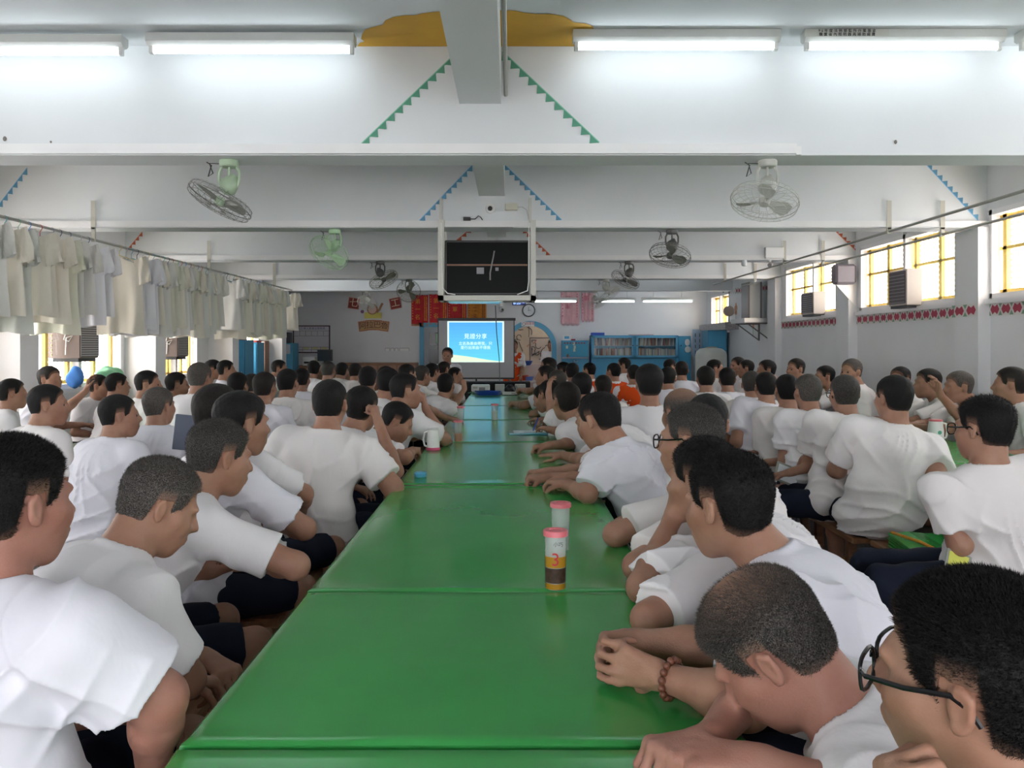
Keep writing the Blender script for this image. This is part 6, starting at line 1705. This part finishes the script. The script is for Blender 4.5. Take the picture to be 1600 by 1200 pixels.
def ac(y0, y1, z0, z1, label):
    e = empty('air_conditioner', label, 'air conditioner', (XL+.0, (y0+y1)/2, z0)); h = z1-z0; d_ = (y1-y0)/2
    MB().bbox((-.2,-d_,0),(.18,d_,h), .008).build('casing', mat('brown casing', (.13,.09,.075), .5), e)
    g = MB().box((.18,-d_+.01,.02),(.19,d_-.01,h-.02)).build('grille', mat('grille grey', (.12,.11,.12), .5), e); m = MB()
    for i in range(14): m.box((.19,-d_+.02,.03+i*(h-.06)/14),(.196,d_-.02,.037+i*(h-.06)/14))
    m.build('slats', lgrey_m, g); MB().box((-.15,-d_+.02,-.04),(.15,d_-.02,0)).build('support', dark_m, e)
    MB().tube([(.05,-d_-.01,h*.9),(.0,-d_-.02,h*.5),(.06,-d_-.02,h*.45),(.10,-d_-.02,h*.6),(.03,-d_-.02,h*.55),(.02,-d_-.02,h*.1)], .006, 5).build('cord', white_m, e, True)
ac(9.55, 9.98, 1.30, 1.74, 'brown window air conditioner in the nearer left window'); ac(12.35, 12.75, 1.28, 1.70, 'brown window air conditioner in the farther left window')
# steel shelf with tall cabinet at the right
e = empty('steel_wall_shelf', 'steel shelf on triangular brackets high on the far right wall', 'shelf', (XR, 15.0, 1.86))
MB().box((-.5,-.45,0),(0,.45,.08)).build('tray', steel_m, e)
for y_ in (-.35,.3): m = MB(); m.box((-.45,y_-.012,-.02),(0,y_+.012,0)); m.tube([(-.42,y_,-.01),(-.03,y_,-.30)], .012, 6); m.box((-.03,y_-.012,-.32),(0,y_+.012,0)); m.build('bracket', mat('dark steel', (.16,.14,.14), .4), e)
e = empty('display_case', 'tall glass fronted case with dark edges standing on the steel wall shelf', 'case', (XR-.27, 14.9, 1.94)); hw = .11
MB().box((-hw,-.2,0),(hw,.2,.64)).build('body', mat('pale panel', (.55,.57,.55), .25), e)
for s_ in (-1,1): MB().box((s_*hw-.015,-.22,0),(s_*hw+.015,.22,.65)).build('edge', mat('dark steel', (.16,.14,.14), .4), e)
rs = random.Random(6)
e = empty('desk_fan', 'small pale desk fan on the far right window sill', 'fan', (XR-.10, 17.1, 1.93)); MB().cyl((0,0,0),(0,0,.15), .02, n=8).build('post', lgrey_m, e); MB().cyl((0,-.03,.24),(0,.03,.24), .11, n=18).build('head', mat('fan head tan', (.50,.44,.38), .5), e); MB().cyl((0,0,0),(0,0,.015), .07, n=14).build('base', lgrey_m, e)
o = MB().box((XR-.28,16.7,1.78),(XR-.0,19.0,1.925)).build('window_ledge_shelf', mat('mottled shelf', (.45,.42,.42), .6, noise=.4, nscale=30)); tag(o, 'mottled ledge full of small things under the farthest right window', 'shelf')
# mural on the right wall
def flower(y, z, s, kind, label):
    e = empty('painted_flower', label, 'painting', (XR-.002, y, z)); m = MB()
    if kind == 'f':
        for i in range(5):
            a = 2*pi*i/5+.3; m.sph((-.002, .07*s*cos(a), .09*s*sin(a)), (.003,.05*s,.06*s), 10, 6)
        m.build('petals', mat('faded orange paint', (.62,.30,.18), .7), e, True)
        MB().box((-.006,-.006,-.34*s),(-.001,.006,-.12*s)).build('stem', mat('faded green paint', (.25,.40,.28), .7), e)
    else:
        m.prism([(0,.16*s),(.05*s,.08*s),(.04*s,-.06*s),(0,-.16*s),(-.04*s,-.04*s),(-.05*s,.08*s)], lambda u,v,t: (-.005+t, u, v), .004); m.build('leaf', mat('leaf paint', (.08,.26,.14), .7), e)
flower(15.75, 2.33, 1.0, 'f', 'upper orange flower painted on the far right wall'); flower(15.7, 1.88, .8, 'f', 'lower orange flower painted on the far right wall'); flower(15.35, 2.05, 1.0, 'l', 'green leaf painted beside the orange flowers'); flower(16.9, 2.2, .9, 'f', 'orange flower painted left of the tall case'); flower(17.9, 2.6, 1.0, 'l', 'green leaf painted high on the far right wall'); 
border('trim_15', ((XR-.004, 14.42, 2.42), (XR-.004, 16.9, 2.52)), (0,0,.12), 14, 'painted border over the flowers on the far right wall')
border('trim_16', ((XR-.004, 14.75, 1.70), (XR-.004, 14.751, 2.45)), (0,-.12,.0), 6, 'upright painted border beside the flowers')
# bundles by the left windows
def blob(nm, label, cat, px, py, Y, r, c, seed):
    p = W(px, py, Y); ph = seed
    V_, F_ = sdf_mesh(lambda q: (E((0,0,0), r).d(q)-.018*np.sin(q[:,0]*28+ph)*np.sin(q[:,2]*22+q[:,1]*25)).astype(np.float32), np.array(r)*-1.4-.03, np.array(r)*1.4+.03, .014)
    o = bpy.data.objects.new(nm, np_mesh(nm, V_, F_, mat(nm+' cloth', c, .7))); COL.objects.link(o); o.location = p; tag(o, label, cat); return o
blob('blue_bag', 'blue bag hanging by the nearer left window', 'bag', 118, 590, 9.5, (.09,.08,.13), (.06,.22,.62), 1)
blob('green_bundle', 'large green and blue bundle on the left window sill', 'bundle', 170, 588, 10.2, (.13,.24,.12), (.22,.55,.32), 2)
e = empty('notebook', 'dark grey notebook held up beside the raised arm in the left crowd', 'notebook', W(291,676,4.6)); o = MB().bbox((-.065,-.008,-.10),(.075,.008,.10), .003).build('cover', mat('slate cover', (.10,.12,.17), .6), e); o.rotation_euler = (.1,.12,.2)
# floor things
blob('yellow_bag', 'crumpled yellow plastic bag on the floor under the benches', 'bag', 1312, 880, 5.3, (.10,.12,.045), (.65,.42,.04), 3).location.z = .05
for (px, py, l) in ((1380,900,'blue slipper on the floor behind the brown bench'),(1340,893,'dark slipper on the floor beside the yellow bag')):
    Y = 1.45*1280/(py-540); e = empty('slipper', l, 'slipper', ((px-798)*Y/FPX, Y, 0), radians(50)); c = (.05,.15,.40) if 'blue' in l else (.03,.04,.06)
    mm = mat('slipper '+('blue' if 'blue' in l else 'dark'), c, .6); MB().bbox((-.045,-.13,0),(.045,.13,.02), .01).build('sole', mm, e); MB().tube([(-.045,.03,.015),(-.02,.05,.06),(.02,.05,.06),(.045,.03,.015)], .014, 6).build('strap', mm, e, True)
# badges
for (info, px, py, Y, l, c) in ((M6,1497,878,3.13,'yellow card badge in a clear pocket clipped to navy trousers', (.66,.68,.12)), (M3,1231,742,5.2,'white badge clipped to the navy shorts of the slim man', (.75,.78,.80))):
    e = empty('badge', l, 'badge', W(px,py,Y)); s_ = Y/3.2
    o = MB().bbox((-.055*s_,-.004,-.038*s_),(.055*s_,.004,.038*s_), .002).build('pocket', mat('clear pocket', (.30,.32,.28), .15), e); o.rotation_euler = (-.3,.38,.1)
    MB().box((-.046*s_,-.0055,-.030*s_),(.040*s_,-.0035,.030*s_)).build('card', mat('card'+str(px), c, .4), o)
# bead bracelet
inf = R3[1]; El, Wt = inf['wr'][-1]; u = nrm(Wt-El); a = nrm(np.cross(u, (0,0,1.))); b_ = np.cross(u, a); org = Wt-u*.012
e = empty('bead_bracelet', 'brown wooden bead bracelet on the wrist of the black haired man', 'bracelet', tuple(org)); bm = mat('bead wood', (.16,.055,.03), .35)
for i in range(15):
    t = 2*pi*i/15; p = (a*cos(t)+b_*sin(t))*.036; MB().sph(tuple(p), .0078, 10, 7).build('bead', bm, e, True)
